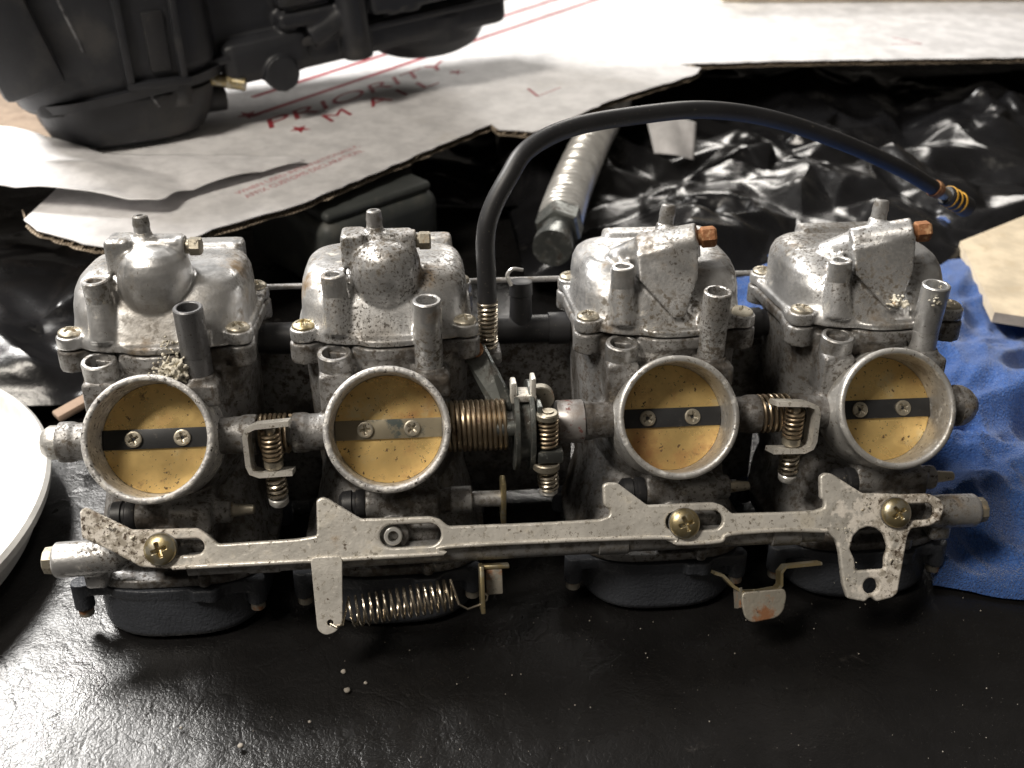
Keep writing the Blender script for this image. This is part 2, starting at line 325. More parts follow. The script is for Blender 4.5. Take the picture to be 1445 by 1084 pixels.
def screw_head(R, H, name, m, cross=0.60, dw=0.13, depth=None, flat=False):
    """round head with a sunken cross recess, facing +Z"""
    bm = bmesh.new(); NR, NS = 26, 80; depth = depth or H*0.75; rows = []
    for i in range(NR+1):
        r = R*i/NR; row = []
        for k in range(NS if i else 1):
            t = 2*math.pi*k/NS; x, y = r*math.cos(t), r*math.sin(t)
            f = r/R
            z = H*(math.sqrt(max(0, 1-(f*0.93)**2)) if not flat else (1.0-0.15*max(0, (f-0.85)/0.15)))
            mn, mx = min(abs(x), abs(y)), max(abs(x), abs(y))
            e = max(0, min(1, (dw*R-mn)/(0.06*R)+0.5))*max(0, min(1, (cross*R-mx)/(0.10*R)+0.5))*(1-0.45*mx/(cross*R))
            row.append(bm.verts.new((x, y, z-depth*e)))
        rows.append(row)
    for i in range(NR):
        a, b = rows[i], rows[i+1]
        for k in range(NS):
            k2 = (k+1) % NS
            if i == 0: bm.faces.new((a[0], b[k], b[k2]))
            else: bm.faces.new((a[k], b[k], b[k2], a[k2]))
    base = [bm.verts.new((v.co.x, v.co.y, -0.6)) for v in rows[-1]]
    for k in range(NS): bm.faces.new((rows[-1][k], base[k], base[(k+1) % NS], rows[-1][(k+1) % NS]))
    bm.faces.new(list(reversed(base)))
    M_ = MB(); M_.bm.free(); M_.bm = bm
    return M_.mesh(name, m, 50)
def crust(pts, name, m, parent, rmin=0.5, rmax=1.6, n=40, spread=4.0, seed=1, flat=0.6):
    """crumbly corrosion built of many fused irregular lumps"""
    rn = random.Random(seed); b = MB()
    for c in pts:
        for _ in range(n):
            p = Vector(c)+Vector((rn.gauss(0, spread*0.45), rn.gauss(0, spread*0.3), rn.gauss(0, spread*0.35)))
            r = rn.uniform(rmin, rmax)
            bmesh.ops.create_icosphere(b.bm, subdivisions=1, radius=r, matrix=Matrix.Translation(p) @ Matrix.Rotation(rn.uniform(0, 6), 4, 'Z') @ Matrix.Diagonal((rn.uniform(.7, 1.3), rn.uniform(.5, 1), rn.uniform(.5, 1), 1)))
    me = b.cast(name, m, 0.32, 1)
    return link(name, me, parent)

# ------------------------------------------------------------------ the setting: one black leatherette sheet
def ground():
    b = MB(); nx, ny = 150, 150
    g = []
    for j in range(ny+1):
        row = []
        for i in range(nx+1):
            x = -1100+2200*i/nx; y = -700+2300*j/ny
            # gentle sag away from the bank
            z = -1.2+2.0*noise.noise(Vector((x*0.006, y*0.006, 0.3))) if (abs(x) > 260 or y < -40 or y > 130) else -0.6
            row.append(b.bm.verts.new((x, y, min(z, -0.25))))
        g.append(row)
    for j in range(ny):
        for i in range(nx): b.bm.faces.new((g[j][i], g[j][i+1], g[j+1][i+1], g[j+1][i]))
    o = b.obj('leather_surface', 'leather', angle=None); o['kind'] = 'structure'; o['label'] = 'creased glossy black leatherette surface under everything'
ground()

# ------------------------------------------------------------------ the carburettor bank
BANK = empty('carburetor_bank', (0, 0, 0), (-LEAN, 0, 0))
tag(BANK, 'bank of four grimy aluminium motorcycle carburetors with brass throttle plates', 'carburetor')
CX = [-131.0, -51.0, 51.0, 131.0]
T27 = rad(27.0)
NV = Vector((0, -math.cos(T27), math.sin(T27)))      # out of the mouths
VV = Vector((0, math.sin(T27), math.cos(T27)))       # up along the mouth face
XV = Vector((1, 0, 0))
MC = Vector((0, 0, 83.3))                             # centre of a mouth
def mp(u, v, d=0.0): return MC+XV*u+VV*v+NV*d
ROT_N = Matrix((XV, VV, NV)).transposed().to_euler()

def flange_ring(z, g=0.0):
    pts = [(-33.5-g, 27), (-33.5-g, 34), (-32-g, 40), (-32.5-g, 70), (-33-g, 78), (-20, 82+g), (20, 82+g), (33+g, 78), (32.5+g, 70), (32+g, 40), (33.5+g, 34), (33.5+g, 27),
           (26, 24.5-g), (20, 23-g), (12, 19-g), (6, 17.6-g), (0, 17.2-g), (-6, 18.0-g), (-11, 21.5-g), (-14, 27-g), (-21, 28-g), (-26, 25.0-g)]
    return [Vector((x, y, z)) for x, y in fillet(pts, 2.0, 2)]
def dome(b):
    R = []
    for z, a, y0, y1, n in ((105.9, 31.2, 20.5, 81, 3.2), (109, 31.0, 21.5, 81, 3.2), (113, 30.6, 24, 80.5, 3.2), (118, 30.4, 27.0, 80, 3.5), (122.5, 29.8, 30.5, 79, 3.6), (125.6, 28.4, 34, 77.5, 3.6), (127.6, 26.0, 37.5, 75, 3.5), (128.6, 22, 42, 71, 3.2)):
        R.append(sring(0, (y0+y1)/2, z, a, (y1-y0)/2, n))
    b.loft(R)
def cap_base():
    b = MB(); dome(b)
    b.loft([flange_ring(106.0, -0.3), flange_ring(108.6, -0.3)])
    for sx in (-1, 1):
        for y in (30, 75):
            b.cyl((sx*28.6, y-1, 106.0), (sx*28.6, y-1, 110.6), 5.0)
        b.poly([(sx*28.6, 26, 106.2), (sx*28.6, 34, 106.2), (sx*20, 37, 106.2), (sx*20, 28, 106.2)], (0, 0, 4.6))
    b.cyl((-16.85, 29.3, 126.5), (-16.2, 25.0, 109), 4.0, 5.0)           # left threaded boss
    b.cyl((-15.4, 34.0, 129.8), (-15.2, 36, 118), 2.6, 3.0)
    b.box(10.6, 19.8, 17, 27, 106.0, 113, 1.5)
    b.box(-16, 26, 68, 79, 118, 130.2, 2)                                # rear plateau
    return b
def cap_round():
    b = cap_base()
    b.lathe((1, 37, 108), (0, 0, 1), [(0, 5), (4, 7.6), (8, 9.8), (12, 11.4), (16, 12.3), (20, 12.7), (24, 12.4), (27, 11.4), (29.4, 9.4), (31.0, 6.4), (31.6, 3)])
    b.box(-14.2, -5.5, 33.5, 46, 130, 142.2, 1.4); b.box(-6, 11.2, 36, 46, 130, 141.4, 1.4)
    b.cyl((9.8, 40, 137.6), (12.2, 40, 137.6), 4.3)
    b.cyl((-2.2, 41, 138), (-2.2, 41, 143.5), 3.5, 3.0)
    return b.cast('cover_round', 'cast_aluminium', 0.6, 6)
def cap_square():
    b = cap_base()
    f = [(-11.5, 31.0, 133.5), (9.8, 27.0, 138.6), (9.8, 24.6, 126), (5.0, 20.4, 112.5), (1.0, 20.4, 112.5), (-11.0, 27.0, 125)]
    b.poly(f, (0.5, 16, -0.5))
    b.cyl((-9, 38.5, 132.5), (10.8, 32.2, 137.8), 6.2)
    b.cyl((-17, 46, 127), (-7, 38.5, 132.2), 4.0, 6.0); b.ell((-13, 44, 127.5), 6.5, 7, 5.0)
    b.cyl((-0.6, 39, 134), (0.6, 40.2, 142), 4.0, 3.2)
    return b.cast('cover_square', 'cast_aluminium', 0.6, 5)
def body_mesh():
    b = MB()
    b.loft([flange_ring(101.2), flange_ring(105.5)])
    for sx in (-1, 1):
        for y in (30, 75): b.cyl((sx*28.6, y-1, 98.0), (sx*28.6, y-1, 105.6), 5.3)
    b.loft([sring(0, 52, 40, 27, 27, 3.4), sring(0, 52, 60, 29, 28, 3.4), sring(0, 51, 90, 30, 29, 3.4), sring(0, 51, 103, 31, 30.5, 3.2)])
    b.lathe((0, 46, 84), (0, 0, 1), [(0, 25.5), (18, 27.5)])                # curved front of the slide chamber
    b.lathe(MC-NV*16.5, -NV, [(0, 21.0), (4, 22.5), (14, 25.5), (46, 26)])   # venturi body
    for q in (-1, 1): b.cyl((q*20.5, 14.5, 76), (q*31, 14.5, 76), 6.6)
    b.cyl((-34, 14.5, 76), (-29, 14.5, 76), 7.2); b.cyl((29, 14.5, 76), (34, 14.5, 76), 7.2)
    b.cyl((-17.6, 20, 74), (-17.6, 20, 98), 6.0); b.box(-23.4, -11.8, 14.0, 26, 82, 97.5, 0.8)
    b.cyl((15.2, 19.5, 88), (15.2, 19.5, 98.5), 5.9); b.box(9, 22.5, 12.5, 30, 88, 96.5, 1)
    b.cyl((-9.5, 5.5, 50.5), (5, 5.5, 50.5), 5.2); b.box(3, 17, -0.5, 20, 45.2, 56, 1.0); b.box(-9, 10, 4, 24, 45, 60, 2)
    b.cyl((16, 7.5, 49.5), (23, 7.5, 49.5), 4.6)
    b.loft([sring(0, 38, 25.8, 32, 32.5, 3.6), sring(0, 39, 32, 31, 32, 3.6), sring(0, 41, 44, 28, 29, 3.2), sring(0, 46, 62, 26, 26, 3.0)])
    b.loft([sring(0, 33, 22.6, 34.5, 33.5, 3.4), sring(0, 33, 26.2, 34.5, 33.5, 3.4)])
    b.cyl((0, 6, 38.5), (0, -6.2, 44.3), 6.0); b.box(-9, 17, -3.0, 14, 33, 44, 1.5)
    b.cyl((12, -1.4, 29), (12, -1.4, 24), 2.2)
    me = b.cast('body', 'dirty_casting', 0.7, 3)
    bm = bmesh.new(); bm.from_mesh(me); kill = []                       # bore the mouth clear
    for v in bm.verts:
        d = v.co/MM-MC; t = -d.dot(NV)
        if t < 16.2 and (d+NV*t).length < 20.6: kill.append(v)
    bmesh.ops.delete(bm, geom=kill, context='VERTS'); bm.to_mesh(me); bm.free()
    return me
TAN9 = math.tan(LEAN)
def bowl_mesh():
    b = MB(); zb = lambda k: (lambda x, y: y*TAN9+k)
    b.loft([sring(0, 29, 0, 24, 23, 3.0, fz=zb(0.35)), sring(0, 29, 0, 29.5, 28.6, 2.9, fz=zb(0.6)), sring(0, 29, 0, 30.8, 30.0, 2.9, fz=zb(2.0)), sring(0, 29, 0, 31.5, 30.8, 2.9, fz=zb(3.8)),
            sring(0, 30, 17.5, 31.8, 31.0, 2.9), sring(0, 30, 19.0, 32.2, 31.4, 3.0)])
    b.loft([sring(0, 31.5, 18.2, 33.4, 32.6, 3.0), sring(0, 31.5, 22.3, 34.2, 33.2, 3.0)])
    for x, y, h in ((-34.5, 7.5, 11), (28.5, 4.5, 12), (13.5, 0.2, 17), (-33, 56, 13), (33, 56, 13)):
        b.cyl((x, y, h), (x, y, 22.3), 3.6)
        b.box(min(x, x*0.5), max(x, x*0.5), min(y-3.2, 28), max(y+4, 20) if abs(x) > 20 else 20, 17.4, 22.3, 0.6)
    return b.cast('bowl', 'bowl_paint', 0.6, 2)
ME = {'round': cap_round(), 'square': cap_square(), 'body': body_mesh(), 'bowl': bowl_mesh()}
ME['cap_screw'] = screw_head(4.1, 2.3, 'cap_screw', 'dull_screw')
ME['cap_screw_zinc'] = screw_head(4.1, 2.3, 'cap_screw', 'yellow_zinc')
ME['cap_screw_oxide'] = screw_head(4.1, 2.3, 'cap_screw', 'white_oxide')
ME['plate_screw'] = screw_head(2.85, 0.9, 'plate_screw', 'dull_screw', 0.62, 0.15, 1.2, flat=True)
ME['rail_screw'] = screw_head(5.4, 3.3, 'rail_screw', 'yellow_zinc', 0.46, 0.10, 2.2)
def ring_mesh(m):
    b = MB()
    b.lathe(MC, -NV, [(0.0, 20.2), (-0.05, 20.9), (0.25, 21.6), (1.0, 21.9), (3.4, 21.7), (5.0, 20.9), (7.5, 20.8), (9.5, 21.4), (14, 22.0), (21, 22.4), (21, 19.2), (1.2, 19.5), (0.3, 19.8)], 96, closed=True)
    return b.mesh('ring', m, 50)
for k in ('rim_metal', 'oxidised_rim'): ME['ring_'+k] = ring_mesh(k)
def plate_mesh():
    b = MB(); b.lathe(mp(0, 0, -15.0), NV, [(-0.8, 19.15), (0.0, 19.15), (0.05, 19.0)], 96); return b.mesh('plate', 'brass_plate', 30)
ME['plate'] = plate_mesh()
def bar_mesh(m):
    b = MB(); M_ = Matrix.Translation(mp(0, 0, -15.0)) @ ROT_N.to_matrix().to_4x4()
    b.box(-19.0, 19.0, -3.5, 3.5, -0.5, 1.0, 0.25, M_); return b.mesh('bar', m, 30)
for k in ('black_bar', 'worn_bar'): ME[k] = bar_mesh(k)

CARBS = []
LAB = ['leftmost', '', '', '']
for i, x in enumerate(CX):
    c = link('carburetor', ME['body'], BANK, (x, 0, 0)); CARBS.append(c)
    sq = i >= 2
    cv = link('top_cover', ME['square' if sq else 'round'], c)
    cv['label'] = 'cast top cover with angular block' if sq else 'cast top cover with rounded bulge'
    link('float_bowl', ME['bowl'], c)['label'] = 'black painted float bowl'
    link('mouth_ring', ME['ring_oxidised_rim' if i < 2 else 'ring_rim_metal'], c)
    link('throttle_plate', ME['plate'], c)['label'] = 'brass throttle plate'
    link('throttle_shaft', ME['worn_bar' if i == 1 else 'black_bar'], c)
    for s_ in (-1, 1):
        o = link('plate_screw', ME['plate_screw'], c, mp(s_*8.3, 0, -13.9), ROT_N); o.rotation_euler.rotate_axis('Z', rad(random.uniform(0, 90)))
    for sx in (-1, 1):
        for y in (30, 75):
            k = 'cap_screw_oxide' if (i == 2 and sx == 1) else ('cap_screw' if (i+sx+y) % 3 else 'cap_screw_zinc')
            link('cover_screw', ME[k], c, (sx*28.6, y-1, 110.6), (rad(6), 0, rad(random.uniform(0, 90))))
    b = MB(); b.pipe((15.2, 19.3, 105.9), (15.2, 17.2, 123.6), 4.95, 3.6, 40, depth=12); b.lathe((15.2, 19.5, 97), (0, 0, 1), [(0, 5.0), (8.4, 5.0), (8.7, 4.7)], 40)
    b.obj('vent_tube', ('dark_tube', 'cast_aluminium', 'cast_aluminium', 'cast_aluminium')[i], c)
    b = MB(); b.pipe((-17.6, 21, 94), (-17.6, 19.4, 104.4), 5.9, 4.2, 40, depth=8); b.obj('air_tube', 'tube_metal', c)
    b = MB(); b.pipe((-16.5, 28.4, 118), (-17.0, 28.0, 130.2), 4.25, 2.5, depth=6); b.obj('threaded_boss', 'cast_aluminium', c)
    if sq: p0, p1 = (0.3, 39.8, 139), (1.5, 41.0, 148.6)
    else: p0, p1 = (-2.2, 41, 140), (-2.2, 41, 149.0)
    b = MB(); pv, qv = Vector(p0), Vector(p1); h = (qv-pv).length
    b.lathe(pv, qv-pv, [(0, 3.0), (h*0.55, 2.75), (h*0.62, 2.95), (h-0.5, 2.6), (h, 2.1), (h, 1.2), (h-2.5, 1.1), (h-2.52, 0.01)], 28); b.obj('hose_nipple', 'tube_metal', c)
    b = MB()
    if sq:
        h0 = Vector((10.4, 33.4, 138.2)); hd = Vector((1, -0.12, 0.1)).normalized()
        b.lathe(h0, hd, [(0, 2.9), (2.0, 2.9)], 24); b.lathe(h0+hd*1.6, hd, [(0, 3.4), (0.5, 3.9), (4.6, 3.9), (5.4, 3.3)], 6)
        b.obj('hex_plug', 'rust', c, angle=25)['label'] = 'rusty hex plug'
    else:
        h0 = Vector((11.5, 40, 137.8)); hd = Vector((1, 0, 0))
        b.lathe(h0, hd, [(0, 2.6), (2.2, 2.6)], 24); b.lathe(h0+hd*1.8, hd, [(0, 3.0), (0.4, 3.3), (3.6, 3.3), (4.2, 2.9)], 6)
        b.obj('hex_plug', 'dull_screw', c, angle=25)
    # idle passage under the mouth: rubber plug on the left, drilling on the right
    b = MB(); b.lathe((-9.5, 5.5, 50.5), (-1, 0, 0), [(0, 5.0), (1.0, 5.4), (3.0, 5.4), (3.6, 4.6), (4.4, 4.6), (4.8, 5.3), (8.0, 5.0), (9.2, 3.6)], 32); b.obj('rubber_plug', 'rubber', c)
    if i != 1:
        b = MB(); b.lathe((22, 7.5, 49.5), (1, 0, 0), [(0, 3.0), (1, 3.0), (1.5, 2.4), (8.5, 1.7), (9, 1.2)], 24); b.obj('drain_nipple', 'dull_screw', c)
    for sx, y, z in ((-34.5, 7.5, 11.1), (28.5, 4.5, 12.1)):
        b = MB(); b.cyl((sx, y, z), (sx, y, z-3.6), 2.7, bev=0.5); b.obj('bowl_screw', 'stained_zinc', c)
# bosses on the outer ends of the bank
def end_boss(c, s_, z):
    b = MB(); b.lathe((s_*12, 2.0, z+1.5), (s_*1.0, -0.02, -0.02), [(0, 3.0), (5, 5.6), (14, 6.3), (26.2, 6.4), (27, 5.6)], 36)
    b.box(min(s_*22, s_*30), max(s_*22, s_*30), -1, 8, z-11, z, 1.5)
    link('fuel_gallery', b.cast('fuel_gallery', 'cast_aluminium', 0.6, 2), c)
    b = MB(); b.lathe((s_*38.6, 1.5, z+1.0), (s_, 0, 0), [(0, 4.9), (1, 5.1), (3.4, 4.8), (4.0, 3.6)], 10); b.obj('gallery_plug', 'dull_screw', c, angle=25)
end_boss(CARBS[0], -1, 35.0); end_boss(CARBS[3], 1, 36.5)
b = MB(); b.lathe((-33, 14.5, 76), (-1, 0, 0), [(0, 6.0), (4, 6.0), (6.2, 4.6), (7.2, 2)], 32); b.obj('shaft_cap', 'rim_metal', CARBS[0])
b = MB(); b.lathe((30, 14.5, 76), (1, 0, 0), [(0, 7.9), (2.5, 7.6), (5.0, 6.2), (7.2, 3.8), (8.0, 1.5)], 32); b.obj('shaft_cap', 'cast_aluminium', CARBS[3])
crust([(9.5, 15, 100), (6.5, 14.5, 101.5), (8, 16, 103)], 'corrosion', 'white_oxide', CARBS[0], 0.35, 0.95, 110, 5.0, 3)
crust([(5, 19.6, 107.8), (8, 20.5, 108.5)], 'corrosion', 'white_oxide', CARBS[0], 0.3, 0.8, 40, 5.0, 4)
crust([(3.5, 20.5, 116)], 'corrosion', 'white_oxide', CARBS[3], 0.4, 1.1, 45, 3.2, 5)
crust([(13.8, 13.7, 119.4)], 'corrosion', 'white_oxide', CARBS[3], 0.4, 0.9, 36, 3.0, 6)
crust([(15.2, 17.4, 122.8)], 'corrosion', 'white_oxide', CARBS[3], 0.3, 0.6, 10, 3.0, 8)

# ------------------------------------------------------------------ the long slotted rail in front of the carburettors
RO = Vector((0, -8.4, 45.2))
def rp(u, v, d=0.0): return RO+XV*u+VV*v+NV*d
RAILM = Matrix((XV, VV, NV)).transposed()
OUT = [(-155.9, 5.0), (-156.4, 14.2), (-154.7, 15.4), (-139.5, 6.9), (-130.3, 6.7), (-117.5, 6.4), (-113.7, 3.8), (-110.5, 0.6), (-84.0, 1.0), (-76.9, 1.9), (-76.7, 14.2), (-74.6, 15.2), (-72.6, 14.4), (-61.6, 6.9), (-37.5, 6.6), (-34.0, 5.4), (-31.2, 2.8), (0.8, 2.4), (22.5, 2.6), (26.2, 3.6), (26.4, 6.0), (24.2, 7.6), (24.2, 14.8), (26.2, 15.6), (29.4, 15.4), (40.0, 6.8), (51.1, 6.8), (64.1, 6.7), (67.6, 5.4), (70.9, 2.3), (88.8, 1.9), (101.8, 1.9), (105.3, 2.9), (105.4, 5.4), (104.0, 6.2), (104.2, 14.2), (106.2, 15.5), (108.8, 14.9), (119.7, 7.4), (135.6, 6.2), (145.1, 6.0), (149.3, 3.8), (150.7, 0.4), (148.6, -4.2), (144.5, -5.9), (137.6, -6.4), (136.1, -8.8), (131.1, -29.5), (129.0, -31.0), (123.0, -32.2), (121.4, -30.6), (120.2, -30.6), (118.6, -32.0), (112.2, -30.4), (110.7, -25.2), (109.9, -13.1), (109.0, -9.2), (106.2, -6.4), (88.5, -5.2), (69.7, -5.7), (65.9, -8.1), (50.1, -8.1), (45.8, -5.7), (-4.5, -4.7), (-32.2, -4.8), (-35.5, -7.2), (-84.2, -7.4), (-124.8, -7.3), (-136.6, -5.9), (-146.5, 0.2)]
def slot(u0, u1, v0, v1, n=10):
    r = (v1-v0)/2; c = (v0+v1)/2; pts = []
    for k in range(n+1): t = -math.pi/2+math.pi*k/n; pts.append((u1-r+r*math.cos(t), c+r*math.sin(t)))
    for k in range(n+1): t = math.pi/2+math.pi*k/n; pts.append((u0+r+r*math.cos(t), c+r*math.sin(t)))
    return pts
KEY = fillet([(113.9, -12.8), (115.5, -8.0), (118.3, -5.6), (121.4, -4.8), (124.6, -5.6), (127.3, -8.0), (128.6, -12.8), (127.0, -16.6), (126.8, -20.6), (115.7, -20.6), (115.5, -16.2)], 0.8, 3)
circ = lambda u, v, r, n=20: [(u+r*math.cos(2*math.pi*k/n), v+r*math.sin(2*math.pi*k/n)) for k in range(n)]
def to_rail(me):
    m4 = RAILM.to_4x4(); m4.translation = RO; me.transform(m4); me.transform(Matrix.Diagonal((MM, MM, MM, 1))); return me
rail = link('slotted_rail', to_rail(curve_mesh([fillet(OUT, 0.9, 3), slot(-133, -115.2, -2.7, 3.0), slot(-55.2, -33.8, -3.7, 4.3), slot(46.5, 67.5, -3.1, 3.8), slot(127, 146.9, -3.5, 2.6), KEY, circ(121.1, -26.4, 2.9)], 2.8, 0.8, 'rail', 'plated_rail')), BANK)
rail['label'] = 'long slotted steel choke rail across all four carburetors'
# raised rolled lip along the lower edge and the tarnished strip behind it
lip = [(-126, -6.9), (-84.2, -7.0), (-36.5, -6.9), (-35.0, -6.2), (-32.6, -4.6), (-4.5, -4.4), (45.4, -5.3), (50.3, -7.6), (65.6, -7.6), (69.4, -5.3), (88.5, -4.8), (105.6, -5.9)]
b = MB(); b.tube(spline([rp(u, v+0.3, 1.2) for u, v in lip], 5), 0.85, 10); b.obj('rolled_lip', 'plated_rail', rail)
b = MB()
M_ = RAILM.to_4x4(); M_.translation = RO
b.cyl(rp(-122, -6.6, -5.4), rp(106, -6.2, -5.4), 4.0)
for u in (-96, 28, 92): b.cyl(rp(u-5.5, -6.5, -5.4), rp(u+5.5, -6.5, -5.4), 4.5, bev=0.3)
b.obj('backing_strip', 'tube_metal', rail)
crust([rp(-150+4*k, 11-2.4*k, 0.9) for k in range(5)], 'corrosion', 'white_oxide', rail, 0.35, 0.7, 14, 3.0, 11)
crust([rp(113, -22, 0.9), rp(112, -6, 0.9), rp(129, -18, 0.9), rp(121, 3, 0.9)], 'corrosion', 'white_oxide', rail, 0.3, 0.65, 14, 4.0, 12)
for u, v in ((-129.6, 0.0), (53.0, -0.2), (131.5, -0.2)):
    o = link('rail_screw', ME['rail_screw'], BANK, rp(u, v, 2.0), ROT_N); o.rotation_euler.rotate_axis('Z', rad(random.uniform(10, 80)))
    b = MB(); b.lathe(rp(u, v, 1.42), NV, [(0, 5.7), (0.6, 5.7)], 32); b.obj('washer', 'tube_metal', BANK)
b = MB(); b.lathe(rp(-50.6, 0.3, -9), NV, [(0, 3.2), (10.4, 3.2), (10.8, 2.8), (10.8, 1.9), (6, 1.8), (5.9, 0.01)], 32); b.obj('rail_bushing', 'chrome', BANK)
# spring tab and return spring
TAB = fillet([(-79.2, -5.5), (-68.3, -5.5), (-69.0, -28.5), (-71.5, -31.6), (-75.0, -32.4), (-77.6, -30.5)], 2.0, 4)
t_ = link('spring_tab', to_rail(curve_mesh([TAB, circ(-73.2, -28.2, 1.1, 12)], 1.4, 0.25, 'tab', 'plated_rail')), rail); t_.location = NV*1.9*MM
b = MB(); A0, A1 = rp(-66.5, -25.6, -1.5), rp(-30.5, -21.4, -1.5)
b.tube(helix(A0, A1, 5.2, 15, 24, hook0=[rp(-73.2, -28.0, 0.5), rp(-73.0, -28.6, 2.9), rp(-71, -29.6, 3.4), rp(-69, -29.2, 2.0)], hook1=[rp(-28.5, -24.8, 0.5), rp(-25.5, -26.6, 0), rp(-21.4, -25.4, 0), rp(-18.6, -23.8, -0.6), rp(-18.4, -22.4, -0.6), rp(-19.4, -21.6, -0.6)]), 0.48, 8)
b.obj('return_spring', 'bright_spring', BANK)['label'] = 'stretched coil return spring under the rail'
b = MB(); b.box(-21.0, -19.4, -28, -11.5, -6, 4.0, 0.4, M_); b.box(-19.4, -10, -13.5, -12, -8, -2, 0.4, M_); b.obj('spring_anchor', 'yellow_zinc', BANK)
b = MB(); b.box(-18.6, -12.6, -22.5, -12.2, -7, -2.5, 0.5, M_); b.obj('stop_block', 'stained_zinc', BANK)
# gold bent clip hanging under the third carburettor
def strip(pts, wdt, th, name, m, parent):
    """bent sheet-metal strip: path of (point, width vector)"""
    b = MB(); rings = []
    for j, p in enumerate(pts):
        p = Vector(p); t = (Vector(pts[min(j+1, len(pts)-1)])-Vector(pts[max(j-1, 0)])).normalized(); n_ = t.cross(wdt).normalized()
        h = Vector(wdt)*0.5
        rings.append([p-h-n_*th/2, p+h-n_*th/2, p+h+n_*th/2, p-h+n_*th/2])
    b.loft(rings); return b.obj(name, m, parent, angle=30)
strip([rp(64, -19, -3), rp(67, -20, -3), rp(70.5, -24, -2.2), rp(74, -26.4, -1.6), rp(80, -26.6, -1.4), rp(86.5, -25.8, -1.4), rp(88.0, -24.5, -1.6), rp(88.6, -20, -2.5), rp(90.5, -18.2, -3), rp(104, -17.6, -3)], NV*5.0, 1.1, 'clip_arm', 'yellow_zinc', BANK)
tg = link('clip_tongue', to_rail(curve_mesh([fillet([(72.6, -25.9), (88.6, -25.4), (89.2, -28), (88.0, -33.0), (85.4, -35.6), (76.0, -36.9), (73.6, -35.2), (72.6, -31)], 1.8, 4)], 1.3, 0.5, 'tongue', 'stained_zinc')), BANK); tg.location = NV*1.6*MM
tg['label'] = 'bent zinc clip tongue with rust stains'
strip([rp(72.9, -27.8, 1.0), rp(72.2, -28.6, -1), rp(72.0, -29, -4)], VV*7, 0.9, 'clip_side', 'stained_zinc', BANK)


# ------------------------------------------------------------------ linkages on the throttle shafts
SY, SZ = 14.5, 76.0
for xa, xb in ((-97, -85), (84, 98)):
    b = MB(); b.cyl((xa, SY, SZ), (xb, SY, SZ), 4.2); b.obj('coupling_shaft', 'tube_metal', BANK)
    b = MB(); b.tube(helix((xa+1, SY, SZ), (xb-1, SY, SZ), 6.6, 6, 20), 0.7, 8); b.obj('shaft_spring', 'spring_steel', BANK)
def u_bracket(x0, s_):
    """folded synchronising bracket round a sprung adjusting screw"""
    root = link('sync_bracket', None, BANK) if False else None
    rr = 2.2
    prof = [Vector((x0+s_*7.2, 6, 84.6)), Vector((x0-s_*4, 4.5, 84.6)), Vector((x0-s_*6.6, 4.2, 83.4)), Vector((x0-s_*7.4, 4, 81)), Vector((x0-s_*7.4, 3.5, 70)), Vector((x0-s_*6.6, 3.4, 67.6)), Vector((x0-s_*4, 3.4, 66.4)), Vector((x0+s_*7.2, 4, 66.4))]
    b = MB(); rings = []
    for j, p in enumerate(prof):
        t = (prof[min(j+1, len(prof)-1)]-prof[max(j-1, 0)]).normalized(); wd = Vector((0, 4.2, -1.4)); n_ = t.cross(wd).normalized()
        rings.append([p-wd-n_*0.9, p+wd-n_*0.9, p+wd+n_*0.9, p-wd+n_*0.9])
    b.loft(rings); br = b.obj('sync_bracket', 'plated_rail', BANK, angle=40)
    b = MB(); b.tube(helix((x0+0.5, 4, 82.8), (x0+0.5, 4, 71.5), 3.0, 6.5, 20), 0.62, 8); b.obj('bracket_spring', 'spring_steel', br)
    b = MB(); b.cyl((x0+0.5, 4, 84), (x0+0.5, 4, 54), 1.9); b.lathe((x0+0.5, 4, 71.3), (0, 0, -1), [(0, 3.3), (2.6, 3.3)], 24); b.obj('adjusting_screw', 'dull_screw', br)
    b = MB(); b.tube(helix((x0+0.6, 4, 65.2), (x0+0.9, 4, 56.5), 2.9, 4.5, 20, R1=3.2), 0.72, 8); b.obj('bracket_spring', 'bright_spring', br)
    b = MB(); b.lathe((x0+0.9, 4, 56.2), (0, 0, -1), [(0, 3.2), (0.4, 3.5), (2.2, 3.4), (3.2, 2.6), (3.5, 1)], 24); b.obj('screw_head', 'chrome', br)
    return br
u_bracket(-91.5, 1); u_bracket(94.0, -1)
# throttle pulley between the second and third carburettors
b = MB(); b.cyl((-32, SY, SZ), (20, SY, SZ), 4.6); b.obj('pulley_shaft', 'tube_metal', BANK)
b = MB(); b.tube(helix((-30.5, SY, SZ), (-8.5, SY, SZ), 8.6, 12, 28), 0.85, 8); b.obj('pulley_spring', 'spring_steel', BANK)['label'] = 'thick coil spring round the throttle shaft'
b = MB(); b.cyl((-14, SY-6, SZ+1.5), (-5, SY-6, SZ+1.5), 3.1); b.obj('spring_stop', 'pulley_steel', BANK)
b = MB()
for xo, r in ((-6.6, 16.5), (-1.2, 16.5)): b.lathe((xo, SY+1, SZ-1), (1, 0, 0), [(0, r-0.3), (0.3, r), (1.5, r), (1.8, r-0.3)], 64)
b.lathe((-5, SY+1, SZ-1), (1, 0, 0), [(0, 13.2), (3.9, 13.2)], 64)
pul = b.obj('throttle_pulley', 'pulley_steel', BANK)
b = MB(); b.box(-7.2, 1.4, 8, 16, 87.5, 90, 0.5); b.box(-7.6, -5.6, 8, 14, 87, 95, 0.6); b.box(-0.6, 1.2, 8, 14, 80, 96.5, 0.6); b.obj('cable_clamp', 'plated_rail', pul)
b = MB(); b.poly([(-24, 32, 98), (-15, 32, 98), (-6.5, 16, 84), (-8, 14, 76), (-13, 18, 78)], (0, 3, 1.2)); b.obj('lever_arm', 'pulley_steel', pul)
